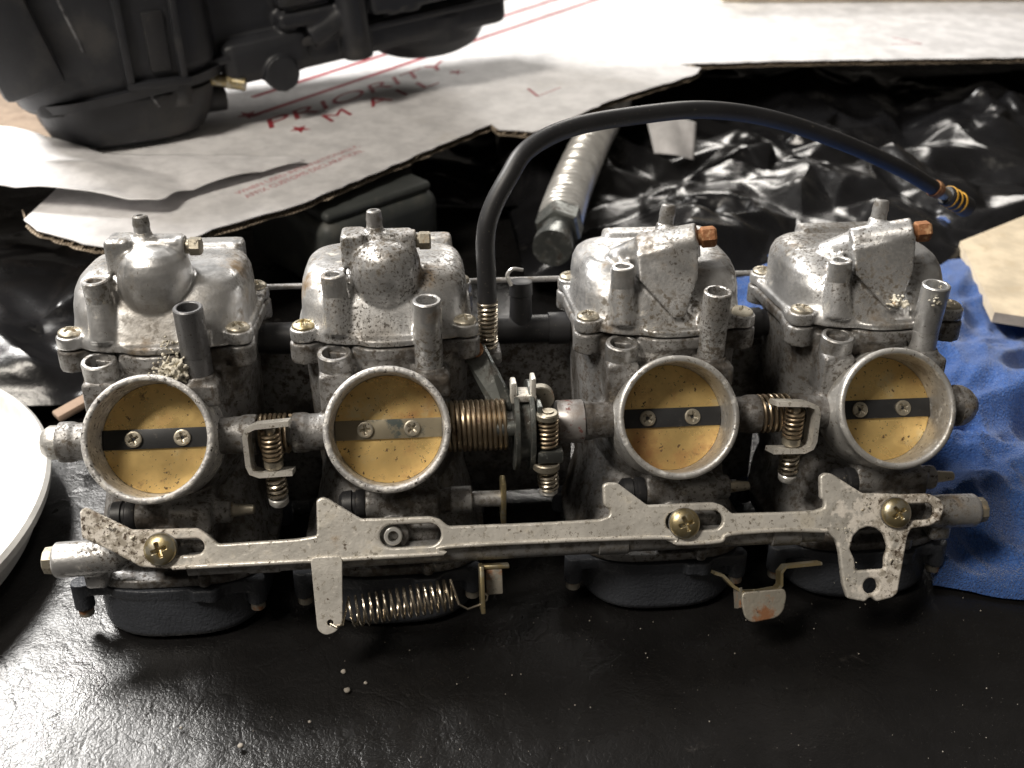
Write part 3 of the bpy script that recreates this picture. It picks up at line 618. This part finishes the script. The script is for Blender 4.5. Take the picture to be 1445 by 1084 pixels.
b = MB(); b.lathe((-19, 31.5, 98.5), (0, -0.6, 0.8), [(0, 3.4), (1, 3.2), (1.6, 2)], 24); b.obj('lever_rivet', 'rust', pul)
b = MB(); b.box(1.2, 3.0, 3, 16, 68, 88, 0.4); b.box(1.2, 10.2, -0.5, 9, 67.2, 71.8, 0.5); b.obj('stop_lever', 'pulley_steel', BANK)
b = MB(); b.cyl((5, 4, 86), (5, 4, 54), 2.0); b.lathe((4.6, 3.6, 85.6), (0, 0, -1), [(0, 3.6), (0.5, 4.0), (2.2, 4.0)], 28); b.lathe((4.6, 3.5, 66.2), (0, 0, -1), [(0, 4.6), (0.4, 5.0), (2.6, 4.9), (4.2, 3.4)], 28); b.obj('idle_screw', 'dull_screw', BANK)
b = MB(); b.tube(helix((4.8, 3.8, 83), (4.9, 3.8, 73), 3.4, 6, 20), 0.66, 8); b.obj('idle_spring', 'spring_steel', BANK)
b = MB(); b.tube(helix((5.1, 3.4, 62), (5.6, 3.4, 55.5), 3.2, 4, 20), 0.75, 8); b.obj('idle_spring', 'bright_spring', BANK)
b = MB(); b.lathe((5.6, 3.4, 55.2), (0, 0, -1), [(0, 3.3), (1.6, 3.4), (2.6, 2.6), (2.9, 0.8)], 24); b.obj('screw_tip', 'chrome', BANK)
b = MB(); b.lathe((3.5, 13, 86), (0, 1, 0.1), [(0, 4.6), (0.4, 5.0), (3, 5.0), (3.4, 4.6)], 28); b.obj('fork_end', 'stained_zinc', BANK)
b = MB(); b.lathe((9.4, SY, SZ), (1, 0, 0), [(0, 7.6), (0.4, 7.9), (9.6, 7.9), (9.8, 7.4)], 40); b.obj('shaft_collar', 'collar_metal', BANK)
# choke plunger arm under the second mouth
b = MB(); b.cyl((-30, 7.5, 49.5), (-22, 7.5, 49.5), 4.9, bev=0.4); b.cyl((-22, 7.5, 49.3), (-10.8, 7.5, 49), 3.0); b.obj('plunger', 'tube_metal', BANK)
b = MB(); b.box(-11.6, -9.6, 4, 11, 40, 57, 0.5); b.obj('plunger_plate', 'yellow_zinc', BANK)
# parts behind: stiffening rod, fuel tee, rubber joints
b = MB(); b.cyl((-150, 88, 105.5), (160, 88, 105.5), 1.2, seg=16); b.obj('stiffening_rod', 'tube_metal', BANK)
b = MB(); b.cyl((-22, 60, 94.5), (22, 60, 94.5), 5.6); b.lathe((12, 60, 94.5), (1, 0, 0), [(0, 6.4), (8, 6.4)], 32); b.lathe((1, 60, 97), (0, 0, 1), [(0, 4.6), (12, 4.2), (12.3, 4.6), (17.5, 4.4), (18, 3.2)], 32); tee = b.obj('fuel_tee', 'rubber', BANK)
b = MB(); b.tube(spline([(-3, 57, 114), (-4.5, 57, 118), (-2.5, 57, 120.5), (1.5, 57, 120)], 6), 0.8, 8); b.obj('wire_clip', 'chrome', tee)
for a_, c_ in ((-101, -81), (81, 101)):
    b = MB(); b.cyl((a_, 60, 94), (c_, 60, 94), 5.4); b.lathe((a_+3, 60, 94), (1, 0, 0), [(0, 6.2), (14, 6.2)], 32); b.obj('rubber_joint', 'rubber', BANK)
for x in CX:
    b = MB(); b.lathe((x, 78, 62), (0, 1, -0.1), [(0, 26), (3, 29), (8, 29), (9, 27), (22, 27), (24, 25)], 48); b.obj('engine_rubber', 'rubber', BANK)
for k, xa in enumerate((-98, 84)):  # spacers extended downward, added bulk that hides lit leather and keeps gaps dark
    b = MB(); b.box(xa-6, xa+20, 66, 78, 16, 92, 2); b.obj('spacer_shade_block', 'dirty_casting', BANK)
b = MB(); b.box(-24, 24, 66, 78, 16, 88, 2); b.obj('spacer_shade_block', 'dirty_casting', BANK)  # same added bulk darkening the middle gap
# idle adjuster cable arching over the right half
b = MB(); b.box(-22, -8.5, 34, 46, 90.5, 96, 1.5); b.obj('cable_bracket', 'dirty_casting', BANK)
HP = [(-13.4, 40, 112), (-13.7, 40, 124), (-13.9, 40.5, 138), (-11.6, 42, 147.5), (-5.6, 45, 158), (2.5, 52, 167), (20, 64, 172.3), (48, 76, 174.3), (78, 88, 173.8), (112, 102, 166.8), (150, 115, 153.4), (181, 125, 140), (203, 134, 128.5)]
b = MB(); b.tube(spline(HP, 12), 3.5, 20); hose = b.obj('idle_cable', 'rubber', BANK); hose['label'] = 'black rubber idle adjuster cable arching over the carburetors'
b = MB(); b.tube(helix((-13.4, 40, 95.5), (-13.4, 40, 114), 3.3, 11, 22), 0.62, 8); b.obj('cable_spring', 'bright_spring', hose)
b = MB(); b.cyl((-13.4, 40, 95), (-13.4, 40, 113), 2.4); b.obj('cable_core', 'dull_screw', hose)
e0, e1 = Vector(HP[-2]), Vector(HP[-1]); ed = (e1-e0).normalized()
b = MB(); b.lathe(e1-ed*1.5, ed, [(0, 3.9), (2, 4.1), (4, 3.8)], 20); b.obj('ferrule', 'rust', hose)
b = MB(); b.lathe(e1+ed*2, ed, [(0, 3.0), (9, 2.8)], 20); b.obj('cable_end', 'dull_screw', hose)
b = MB(); b.lathe(e1+ed*9, ed, [(0, 4.0), (1, 4.8), (18, 4.8), (19, 3.5)], 20); b.obj('adjuster_knob', 'rubber', hose)
for q in (11, 15, 19):
    b = MB(); b.lathe(e1+ed*q, (ed+Vector((0.12, 0.1, 0.15))).normalized(), [(0, 4.6), (0.2, 5.1), (1.0, 5.1), (1.3, 4.6)], 20); b.obj('yellow_band', 'yellow_cord', hose)

# ------------------------------------------------------------------ white shipping board
def slab(loop, z0, z1, m, name, parent=None, inset=0.0):
    b = MB(); b.poly([(x, y, z0) for x, y in loop], (0, 0, z1-z0)); return b.obj(name, m, parent, angle=30)
def jag(pts, amp, step, seed):
    rn = random.Random(seed); out = []
    for a, c in zip(pts, pts[1:]):
        a = Vector(a); c = Vector(c); n_ = max(1, int((c-a).length/step)); pr = Vector((-(c-a).y, (c-a).x)).normalized()
        for k in range(n_): out.append(tuple(a+(c-a)*k/n_+(pr*rn.uniform(-amp, amp) if k else Vector((0, 0)))))
    out.append(pts[-1]); return out
FRONT = [(-243, 236), (-232, 222), (-205, 205), (-168, 190), (-144, 219), (-100, 250), (-14, 344), (12, 372), (16, 361), (38, 356), (47, 362), (98, 416), (138, 448), (158, 462), (177, 479), (183, 492), (168, 503), (260, 509), (457, 512), (820, 518)]
BACK = [(820, 1150), (-226, 1150), (-229, 420), (-233, 318)]
BOARD = tag(empty('shipping_board', (0, 0, 60)), 'white corrugated mailing board with red print and torn brown edge', 'cardboard')
e_ = jag(FRONT, 0.9, 7, 5)
slab(e_+BACK, 3.2, 3.7, 'white_board', 'face_sheet', BOARD)
slab(jag(FRONT, 1.2, 6, 8)+BACK, -0.4, 0.0, 'kraft_core', 'back_sheet', BOARD)
core = [Vector(p) for p in jag(FRONT, 0.5, 8, 6)]
b = MB(); n_ = 0; pa = spline([(p.x, p.y+1.2, 1.6) for p in core], 10)
# wavy fluting seen along the cut edge
fl = []; acc = 0
for j, p in enumerate(pa):
    acc += (p-pa[j-1]).length if j else 0
    fl.append(p+Vector((0, 0, 1.35*math.sin(acc*2*math.pi/7.0))))
vs = [(b.bm.verts.new(p+Vector((0, 0, .18))), b.bm.verts.new(p+Vector((-6, 14, .18)))) for p in fl]
for a_, c_ in zip(vs, vs[1:]): b.bm.faces.new((a_[0], c_[0], c_[1], a_[1]))
b.obj('fluting', 'kraft_core', BOARD, angle=None)
def text(body, loc, ang, h, length, m, parent, shear=0.0, nm='printed_text'):
    cu = bpy.data.curves.new('tmp', 'FONT'); cu.body = body; cu.size = 10; cu.shear = shear; cu.offset = 0.0
    o = bpy.data.objects.new('tmp', cu); COL.objects.link(o)
    dg = bpy.context.evaluated_depsgraph_get(); dg.update()
    me = bpy.data.meshes.new_from_object(o.evaluated_get(dg)); bpy.data.objects.remove(o)
    xs = [v.co.x for v in me.vertices]; ys = [v.co.y for v in me.vertices]
    k = Matrix.Diagonal((length/(max(xs)-min(xs)), h/(max(ys)-min(ys)), 1, 1)) @ Matrix.Translation((-min(xs), -min(ys), 0))
    me.transform(k); me.transform(Matrix.Diagonal((MM, MM, MM, 1))); me.materials.clear(); me.materials.append(MATS[m])
    q = link(nm, me, parent, loc, (0, 0, ang)); return q
A_ = rad(47.8); TD = Vector((math.cos(A_), math.sin(A_), 0)); TP = Vector((-math.sin(A_), math.cos(A_), 0))
tb = Vector((-131, 369, 3.86))
text('PRIORITY', tb, A_, 15, 190, 'red_ink', BOARD, 0.35)
def star(c, R, m):
    lp = [(c.x+(R if k % 2 == 0 else R*0.42)*math.cos(A_+math.pi/2+math.pi*k/5), c.y+(R if k % 2 == 0 else R*0.42)*math.sin(A_+math.pi/2+math.pi*k/5)) for k in range(10)]
    slab(lp, 3.72, 3.84, m, 'printed_star', BOARD)
l2 = tb-TP*21
for ch, s_, wd in (('M', 34, 24), ('A', 72, 22), ('I', 106, 7), ('L', 126, 18)):
    text(ch, l2+TD*s_, A_, 14, wd, 'red_ink', BOARD, 0.2)
star(l2+TD*12+TP*6, 7, 'red_ink'); star(l2+TD*172+TP*8, 7, 'red_ink'); star(Vector((-148, 397, 0)), 8, 'red_ink')
sm = Vector((-131, 258, 3.86))
text('WHEN USED INTERNATIONALLY,', sm+TP*7, A_, 4.6, 96, 'pale_red_ink', BOARD)
text('AFFIX CUSTOMS DECLARATION.', sm, A_, 4.6, 92, 'pale_red_ink', BOARD)
for p, q in (((-150, 434), (190, 822)), ((-146, 394), (230, 822))):
    p = Vector((*p, 0)); q = Vector((*q, 0)); n_ = Vector((-(q-p).y, (q-p).x, 0)).normalized()*2.2
    slab([tuple((p-n_)[:2]), tuple((q-n_)[:2]), tuple((q+n_)[:2]), tuple((p+n_)[:2])], 3.72, 3.84, 'red_ink', 'printed_stripe', BOARD)
def mark(pts, wd, m):
    for p, q in zip(pts, pts[1:]):
        p = Vector((*p, 0)); q = Vector((*q, 0)); n_ = Vector((-(q-p).y, (q-p).x, 0)).normalized()*wd/2
        slab([tuple((p-n_)[:2]), tuple((q-n_)[:2]), tuple((q+n_)[:2]), tuple((p+n_)[:2])], 3.72, 3.84, m, 'printed_mark', BOARD)
mark([(44, 446), (49, 428)], 2.4, 'red_ink'); mark([(49, 428), (68, 448)], 1.0, 'pale_red_ink')
mark([(372, 575), (389, 554)], 1.0, 'red_ink'); mark([(389, 554), (362, 554)], 0.8, 'red_ink')

# ------------------------------------------------------------------ crumpled white paper on the board
def sheet(name, front, back, zf, zb, nu, nv, m, wob, seed, thick=0.25, label=None, cat=None):
    b = MB(); F = spline(front, 12); B = spline(back, 12)
    def at(L, t): k = t*(len(L)-1); i = min(int(k), len(L)-2); return L[i].lerp(L[i+1], k-i)
    g = []
    for j in range(nv+1):
        v = j/nv; row = []
        for i in range(nu+1):
            u = i/nu; p = at(F, u).lerp(at(B, u), v)
            q = Vector((p.x*0.02, p.y*0.02, seed))
            p.z += wob*(abs(noise.noise(q))*2-0.4+0.5*noise.noise(q*2.3))
            row.append(b.bm.verts.new(p))
        g.append(row)
    for j in range(nv):
        for i in range(nu): b.bm.faces.new((g[j][i], g[j][i+1], g[j+1][i+1], g[j+1][i]))
    o = b.obj(name, m, angle=None); sd = o.modifiers.new('thick', 'SOLIDIFY'); sd.thickness = thick*MM; sd.offset = -1
    if label: tag(o, label, cat)
    return o
sheet('paper_sheet', [(-300, 262, 76), (-258, 253, 77), (-215, 243, 76), (-184, 236.5, 75), (-171, 238, 72), (-164, 256, 70), (-135, 279, 69), (-104, 303, 68)],
      [(-330, 352, 73), (-289, 352, 74), (-262, 345, 71), (-238, 330, 68.5), (-205, 322, 66.5), (-175, 320, 66), (-140, 318, 66.5), (-103, 306, 68)], 0, 0, 70, 40, 'paper', 3.0, 2.0,
      label='crumpled white paper sheet lying on the mailing board', cat='paper')
slabo = slab([(-460, 330), (-262, 338), (-238, 600), (-460, 600)], 56, 59.5, 'brown_board', 'brown_cardboard'); tag(slabo, 'plain brown cardboard sheet beside the black housing', 'cardboard')

# ------------------------------------------------------------------ black plastic housing on the board
H = tag(empty('engine_housing', (-201, 331, 63.9), (0, 0, rad(24))), 'scuffed black plastic engine housing with rounded bowl and brass fitting', 'engine part')
b = MB()
b.loft([sring(0, 45, 34, 58, 42, 4), sring(0, 45, 44, 60, 44, 5), sring(0, 50, 130, 66, 50, 5), sring(0, 52, 210, 66, 50, 5)])  # upper shell extended out of view to throw more shadow on the print
b.box(40, 268, 22, 120, 34, 210, 6)
b.box(-8, 34, 1.5, 20, 38, 96, 2.0)
b.box(60, 118, 10, 40, 20, 48, 8); b.box(62, 262, 14, 60, 20, 44, 6); b.cyl((95, 6, 24), (95, 30, 24), 11); b.cyl((120, 18, 40), (150, 14, 52), 9)
b.cyl((148, 12, 22), (148, 12, 150), 10); b.cyl((188, 14, 44), (188, 14, 150), 8)
b.box(160, 228, 6, 40, 46, 60, 3); b.box(100, 140, 8, 30, 60, 100, 6)
b.lathe((216, 58, 4), (0, 0, 1), [(0, 30), (4, 38), (12, 43), (30, 45)]); b.box(100, 250, 10, 40, 48, 58, 3); b.box(170, 182, 6, 30, 44, 150, 3)
sh = link('shell', b.cast('shell', 'housing_plastic', 1.2, 2), H); sh.rotation_euler = (0, rad(-5.5), 0)
b = MB(); b.loft([sring(0, 44, 0.2, 36, 27, 2.6), sring(0, 44, 1.5, 42, 33, 2.6), sring(0, 44, 5, 47, 38, 2.6), sring(0, 44, 14, 51, 41.5, 2.7), sring(0, 44, 32, 55, 43.5, 3)])
b.cyl((-46, 12, 26), (-46, 12, 40), 7); b.cyl((28, 4, 24), (28, 4, 40), 6); b.cyl((60, 34, 16), (48, 34, 16), 9)
link('bowl', b.cast('bowl', 'housing_plastic', 1.0, 2), H)
b = MB(); b.loft([sring(4, 45, 32, 60, 47, 3.4), sring(4, 45, 37.5, 61, 48, 3.4)]); b.box(40, 270, 11, 60, 36, 41, 1.5); b.obj('seam_flange', 'housing_plastic', H).rotation_euler = (0, rad(-5.5), 0)
b = MB(); M2 = Matrix.Translation((-60, -6, 92)) @ Matrix.Rotation(rad(-14), 4, 'Y'); b.box(-20, 14, -5, 5, -48, 90, 4, M2); b.obj('side_plate', 'housing_plastic', H)
b = MB(); b.box(12, 24, -0.6, 3, 46, 80, 1.0); b.obj('latch_slot', 'rubber', H)
b = MB(); b.box(-3, 1.6, -3.5, 3, 40, 110, 0.8); b.box(28, 32, -3.5, 3, 40, 110, 0.8); b.box(-3, 34, -4.5, 2, 38, 42, 0.8); b.obj('latch_rib', 'housing_plastic', H)
for p, q in (((-30, 1, 92), (-22, 1, 62)), ((6, -0.5, 40), (13, -1, 26))):
    b = MB(); b.cyl(p, q, 0.9); b.obj('mould_rib', 'scuffed_plastic', H)
b = MB(); b.cyl((50, 20, 32), (69, 10.5, 28.6), 4.0, bev=0.5); b.lathe((59, 15.5, 30.4), (28, -14, -5), [(0, 4.9), (3, 4.9)], 6); b.obj('brass_fitting', 'yellow_zinc', H)
crust([(-18+11*k, 44-math.sqrt(max(0, 1-((-18+11*k)/50)**2))*36.5, 3.6) for k in range(6)], 'scuff', 'scuffed_plastic', H, 0.3, 0.7, 20, 6, 31)

# ------------------------------------------------------------------ crumpled black plastic bags
from mathutils.geometry import delaunay_2d_cdt
def bag(name, x0, x1, y0, y1, base, amp, seed, label, zmax, fn=None):
    rn = random.Random(int(seed*100)); pts = []; zs = []
    ang = seed*1.3; ca, sa = math.cos(ang), math.sin(ang); R = 0.75*max(x1-x0, y1-y0); cx, cy = (x0+x1)/2, (y0+y1)/2
    u = -R
    while u < R:
        v = -R
        while v < R:
            # long thin facets whose direction drifts over the sheet
            uu = u+rn.uniform(-17, 17); vv = v+rn.uniform(-7, 7)
            x = cx+uu*ca-vv*sa; y = cy+uu*sa+vv*ca
            wv = 45*noise.noise_vector(Vector((x*0.006, y*0.006, seed))); x += wv.x; y += wv.y
            if x0 < x < x1 and y0 < y < y1:
                q = Vector((x*0.011, y*0.011, seed))
                z = base+amp*(0.9*noise.noise(q)+0.35*noise.noise(q*2.7))+rn.choice((-1, 1))*rn.uniform(1.0, 6.5)+(fn(x, y) if fn else 0)
                e = min(x-x0, x1-x, y-y0, y1-y); z *= max(0.05, min(1, e/30))**0.5
                pts.append(Vector((x, y))); zs.append(max(0.8, min(z, zmax)))
            v += 15
        u += 34
    vo, _, fo, *_r = delaunay_2d_cdt(pts, [], [], 0, 1e-4)
    zz = {(round(p.x, 2), round(p.y, 2)): z for p, z in zip(pts, zs)}
    b = MB(); bv = [b.bm.verts.new((p.x, p.y, zz.get((round(p.x, 2), round(p.y, 2)), base))) for p in vo]
    for f in fo: b.bm.faces.new([bv[k] for k in f])
    for rnd, (cutn, jit) in enumerate(((1, 1.5), (1, 0.5), (1, 0.12))):
        bmesh.ops.subdivide_edges(b.bm, edges=b.bm.edges[:], cuts=cutn, use_grid_fill=True, smooth=0.25 if rnd < 2 else 0.6)
        for v in b.bm.verts: v.co.z = max(0.5, min(zmax+1.5, v.co.z+jit*noise.noise(v.co*0.12*(rnd+1)+Vector((seed, 0, 0)))*1.6))
    o = b.obj(name, 'bag_film', angle=24); return tag(o, label, 'plastic bag')
bag('plastic_bag', 20, 620, 225, 640, 26, 24, 3.1, 'large crumpled glossy black plastic bag behind the right carburetors', 59, fn=lambda x, y: 10*math.exp(-((x-230)/90)**2-((y-330)/60)**2))
bag('plastic_bag', -470, -178, 128, 345, 22, 20, 8.4, 'crumpled black plastic bag beside the white tub', 54)
bag('plastic_bag', -130, 40, 345, 520, 18, 18, 5.5, 'black plastic wrap in the dark gap under the mailing board', 50)

# ------------------------------------------------------------------ blue shop towel
def towel():
    b = MB(); nx, ny = 170, 170; g = []
    L = spline([(160, -4, 0), (172, 40, 0), (176, 92, 0), (150, 130, 0), (128, 190, 0), (140, 250, 0), (165, 285, 0)], 20)
    R = spline([(300, -6, 0), (350, 60, 0), (400, 140, 0), (420, 200, 0), (430, 250, 0), (420, 300, 0), (400, 330, 0)], 20)
    for j in range(ny+1):
        v = j/ny; k = v*(len(L)-1); i0 = min(int(k), len(L)-2); l = L[i0].lerp(L[i0+1], k-i0); r = R[i0].lerp(R[i0+1], k-i0); row = []
        for i in range(nx+1):
            u = i/nx; p = l.lerp(r, u)
            q = Vector((p.x*0.012, p.y*0.012, 1.7)); q = q+0.5*noise.noise_vector(q)
            d = (p.x*0.5-p.y*0.9)
            f = 9+6*noise.noise(q*1.1)+11*(1-2.6*abs(noise.noise(Vector((d*0.017, (p.x+p.y)*0.005, 4.2)))))+5.0*(1-2*abs(noise.noise(q*2.0)))
            # two long folds running away from the bank
            for fx, fy, w_, h in ((215, 150, 11, 9), (255, 100, 12, 12), (205, 240, 10, 12), (222, 60, 9, 9)):
                s_ = (p.x-fx)*0.55+(p.y-fy)*0.83; f += h*math.exp(-(s_/w_)**2)*math.exp(-(((p.x-fx)*0.83-(p.y-fy)*0.55)/55)**2)
            p.y += (1-v)*(5*math.sin(p.x*0.05)+4*noise.noise(Vector((p.x*0.03, 2.2, 0)))); e = min(u, 1-u, v, 1-v)
            f += 2.6*(1-3*abs(noise.noise(q*4.5)))
            f = max(f, 2.4)*min(1, (e/0.02)**0.5+0.15)
            row.append(b.bm.verts.new((p.x, p.y, max(0.8, f))))
        g.append(row)
    for j in range(ny):
        for i in range(nx): b.bm.faces.new((g[j][i], g[j][i+1], g[j+1][i+1], g[j+1][i]))
    tag(b.obj('shop_towel', 'towel', angle=None), 'rumpled blue terry shop towel beside the carburetor bank', 'towel')
towel()
o = slab([(284, 250), (262, 166), (300, 150), (420, 150), (440, 330), (345, 285)], 24, 30, 'tan_board', 'tan_cardboard'); tag(o, 'tan cardboard piece lying on the blue towel', 'cardboard')

# ------------------------------------------------------------------ white tub, grey container, chrome hose and small things
b = MB(); b.lathe((0, 0, 0.2), (0, 0, 1), [(0, 96), (2, 100), (15, 106), (16, 108.2), (20.2, 109), (21.8, 107.5), (21.6, 105), (19.5, 104.2), (16, 103.6), (13, 101), (12, 95), (11.6, 60), (11.5, 0.01)], 120)
tag(b.obj('plastic_tub', 'white_plastic', None, (-301.5, 55, 0)), 'shallow round white plastic tub with a rolled rim beside the carburetors', 'tub')
G = tag(empty('grey_container', (-84, 306, 0), (0, 0, rad(38))), 'dull grey plastic container standing behind the second carburetor', 'container')
b = MB(); b.box(-40, 44, -42, 48, 0.4, 49, 9, seg=5); b.obj('container_body', 'grey_plastic', G)
b = MB(); b.box(-36, 40, -38, 44, 48, 54, 2.8, seg=4); b.obj('lid', 'grey_plastic', G)
F_ = tag(empty('flexible_hose', (40, 262, 0)), 'chrome corrugated flexible hose with a hex nut behind the carburetors', 'hose')
pth = spline([(3, -4, 46), (14, 36, 46), (32, 95, 45), (50, 150, 43), (78, 230, 40)], 90)
acc = 0; ph = []
for j, p in enumerate(pth):
    acc += (p-pth[j-1]).length if j else 0; ph.append(acc)
tot = ph[-1]
b = MB(); b.tube(pth, lambda t: 10.6+2.8*math.sin(ph[min(int(t*(len(ph)-1)+0.5), len(ph)-1)]*2*math.pi/6.0), 28); b.obj('corrugated_tube', 'chrome', F_)
d_ = Vector((-11, -40, -1)).normalized()
b = MB(); b.lathe((4, -2, 46), d_, [(0, 12.5), (1, 13.6), (15, 13.6), (16, 12.4)], 6); b.obj('hex_nut', 'pulley_steel', F_, angle=25)
b = MB(); b.lathe(Vector((4, -2, 46))+d_*15, d_, [(0, 9), (14, 9), (15, 11), (22, 11)], 32); b.obj('threaded_end', 'pulley_steel', F_)
sheet('label_scrap', [(128, 392, 30), (140, 384, 33), (156, 388, 31)], [(124, 412, 50), (142, 410, 54), (160, 408, 50)], 0, 0, 14, 14, 'paper', 5.0, 6.0, label='pale scrap of paper caught between folds of the black bag', cat='paper')
BX = tag(empty('flat_carton', (258, 702, 63.9)), 'flat tan carton with a yellow mark on the mailing board', 'carton')
b = MB(); b.box(0, 420, 0, 160, 0, 40, 1.5); b.obj('carton_body', 'tan_board', BX)
b = MB(); b.box(10, 34, -0.5, 0.6, 6, 30, 0.1); b.obj('yellow_mark', 'yellow_ink', BX)
b = MB(); b.box(-15, 15, -4, 4, 0, 3.5, 1.0, Matrix.Rotation(rad(38), 4, 'Z')); o = b.obj('wood_splinter', 'twig', None, (-190, 122, 24)); o.rotation_euler = (0, rad(-12), 0)
tag(o, 'short brown splinter of wood near the white tub', 'splinter')
# grit that has fallen on the leatherette
rn = random.Random(3)
def grain(x, y, r, lab, grp):
    b = MB(); bmesh.ops.create_icosphere(b.bm, subdivisions=2, radius=r)
    for v in b.bm.verts: v.co = v.co*(1+0.35*noise.noise(v.co*1.7+Vector((x, y, 0))))
    for v in b.bm.verts: v.co.z = v.co.z*0.7+r*0.6
    tag(b.obj('grit_crumb', 'grit', None, (x, y, -0.5), angle=None), lab, 'crumb', grp)
for x, y, r in ((-70.5, -20.5, 1.0), (-68.8, -29.0, 1.15), (-62.5, -26.0, 0.7), (-103, -49, 1.0), (-81, -41, 0.6), (-124, -40, 0.5)):
    grain(x, y, r, 'tiny pale grit crumb lying on the black leatherette', 'grit crumbs in front of the bank')
b = MB()
for _ in range(130):
    x, y, r = rn.uniform(-190, 190), rn.uniform(-95, 0), rn.choice((0.12, 0.15, 0.2, 0.3))
    bmesh.ops.create_icosphere(b.bm, subdivisions=1, radius=r, matrix=Matrix.Translation((x, y, -0.1)))
o = b.obj('dust', 'grit', angle=None); tag(o, 'fine pale dust specks scattered over the leatherette', 'dust', kind='stuff')
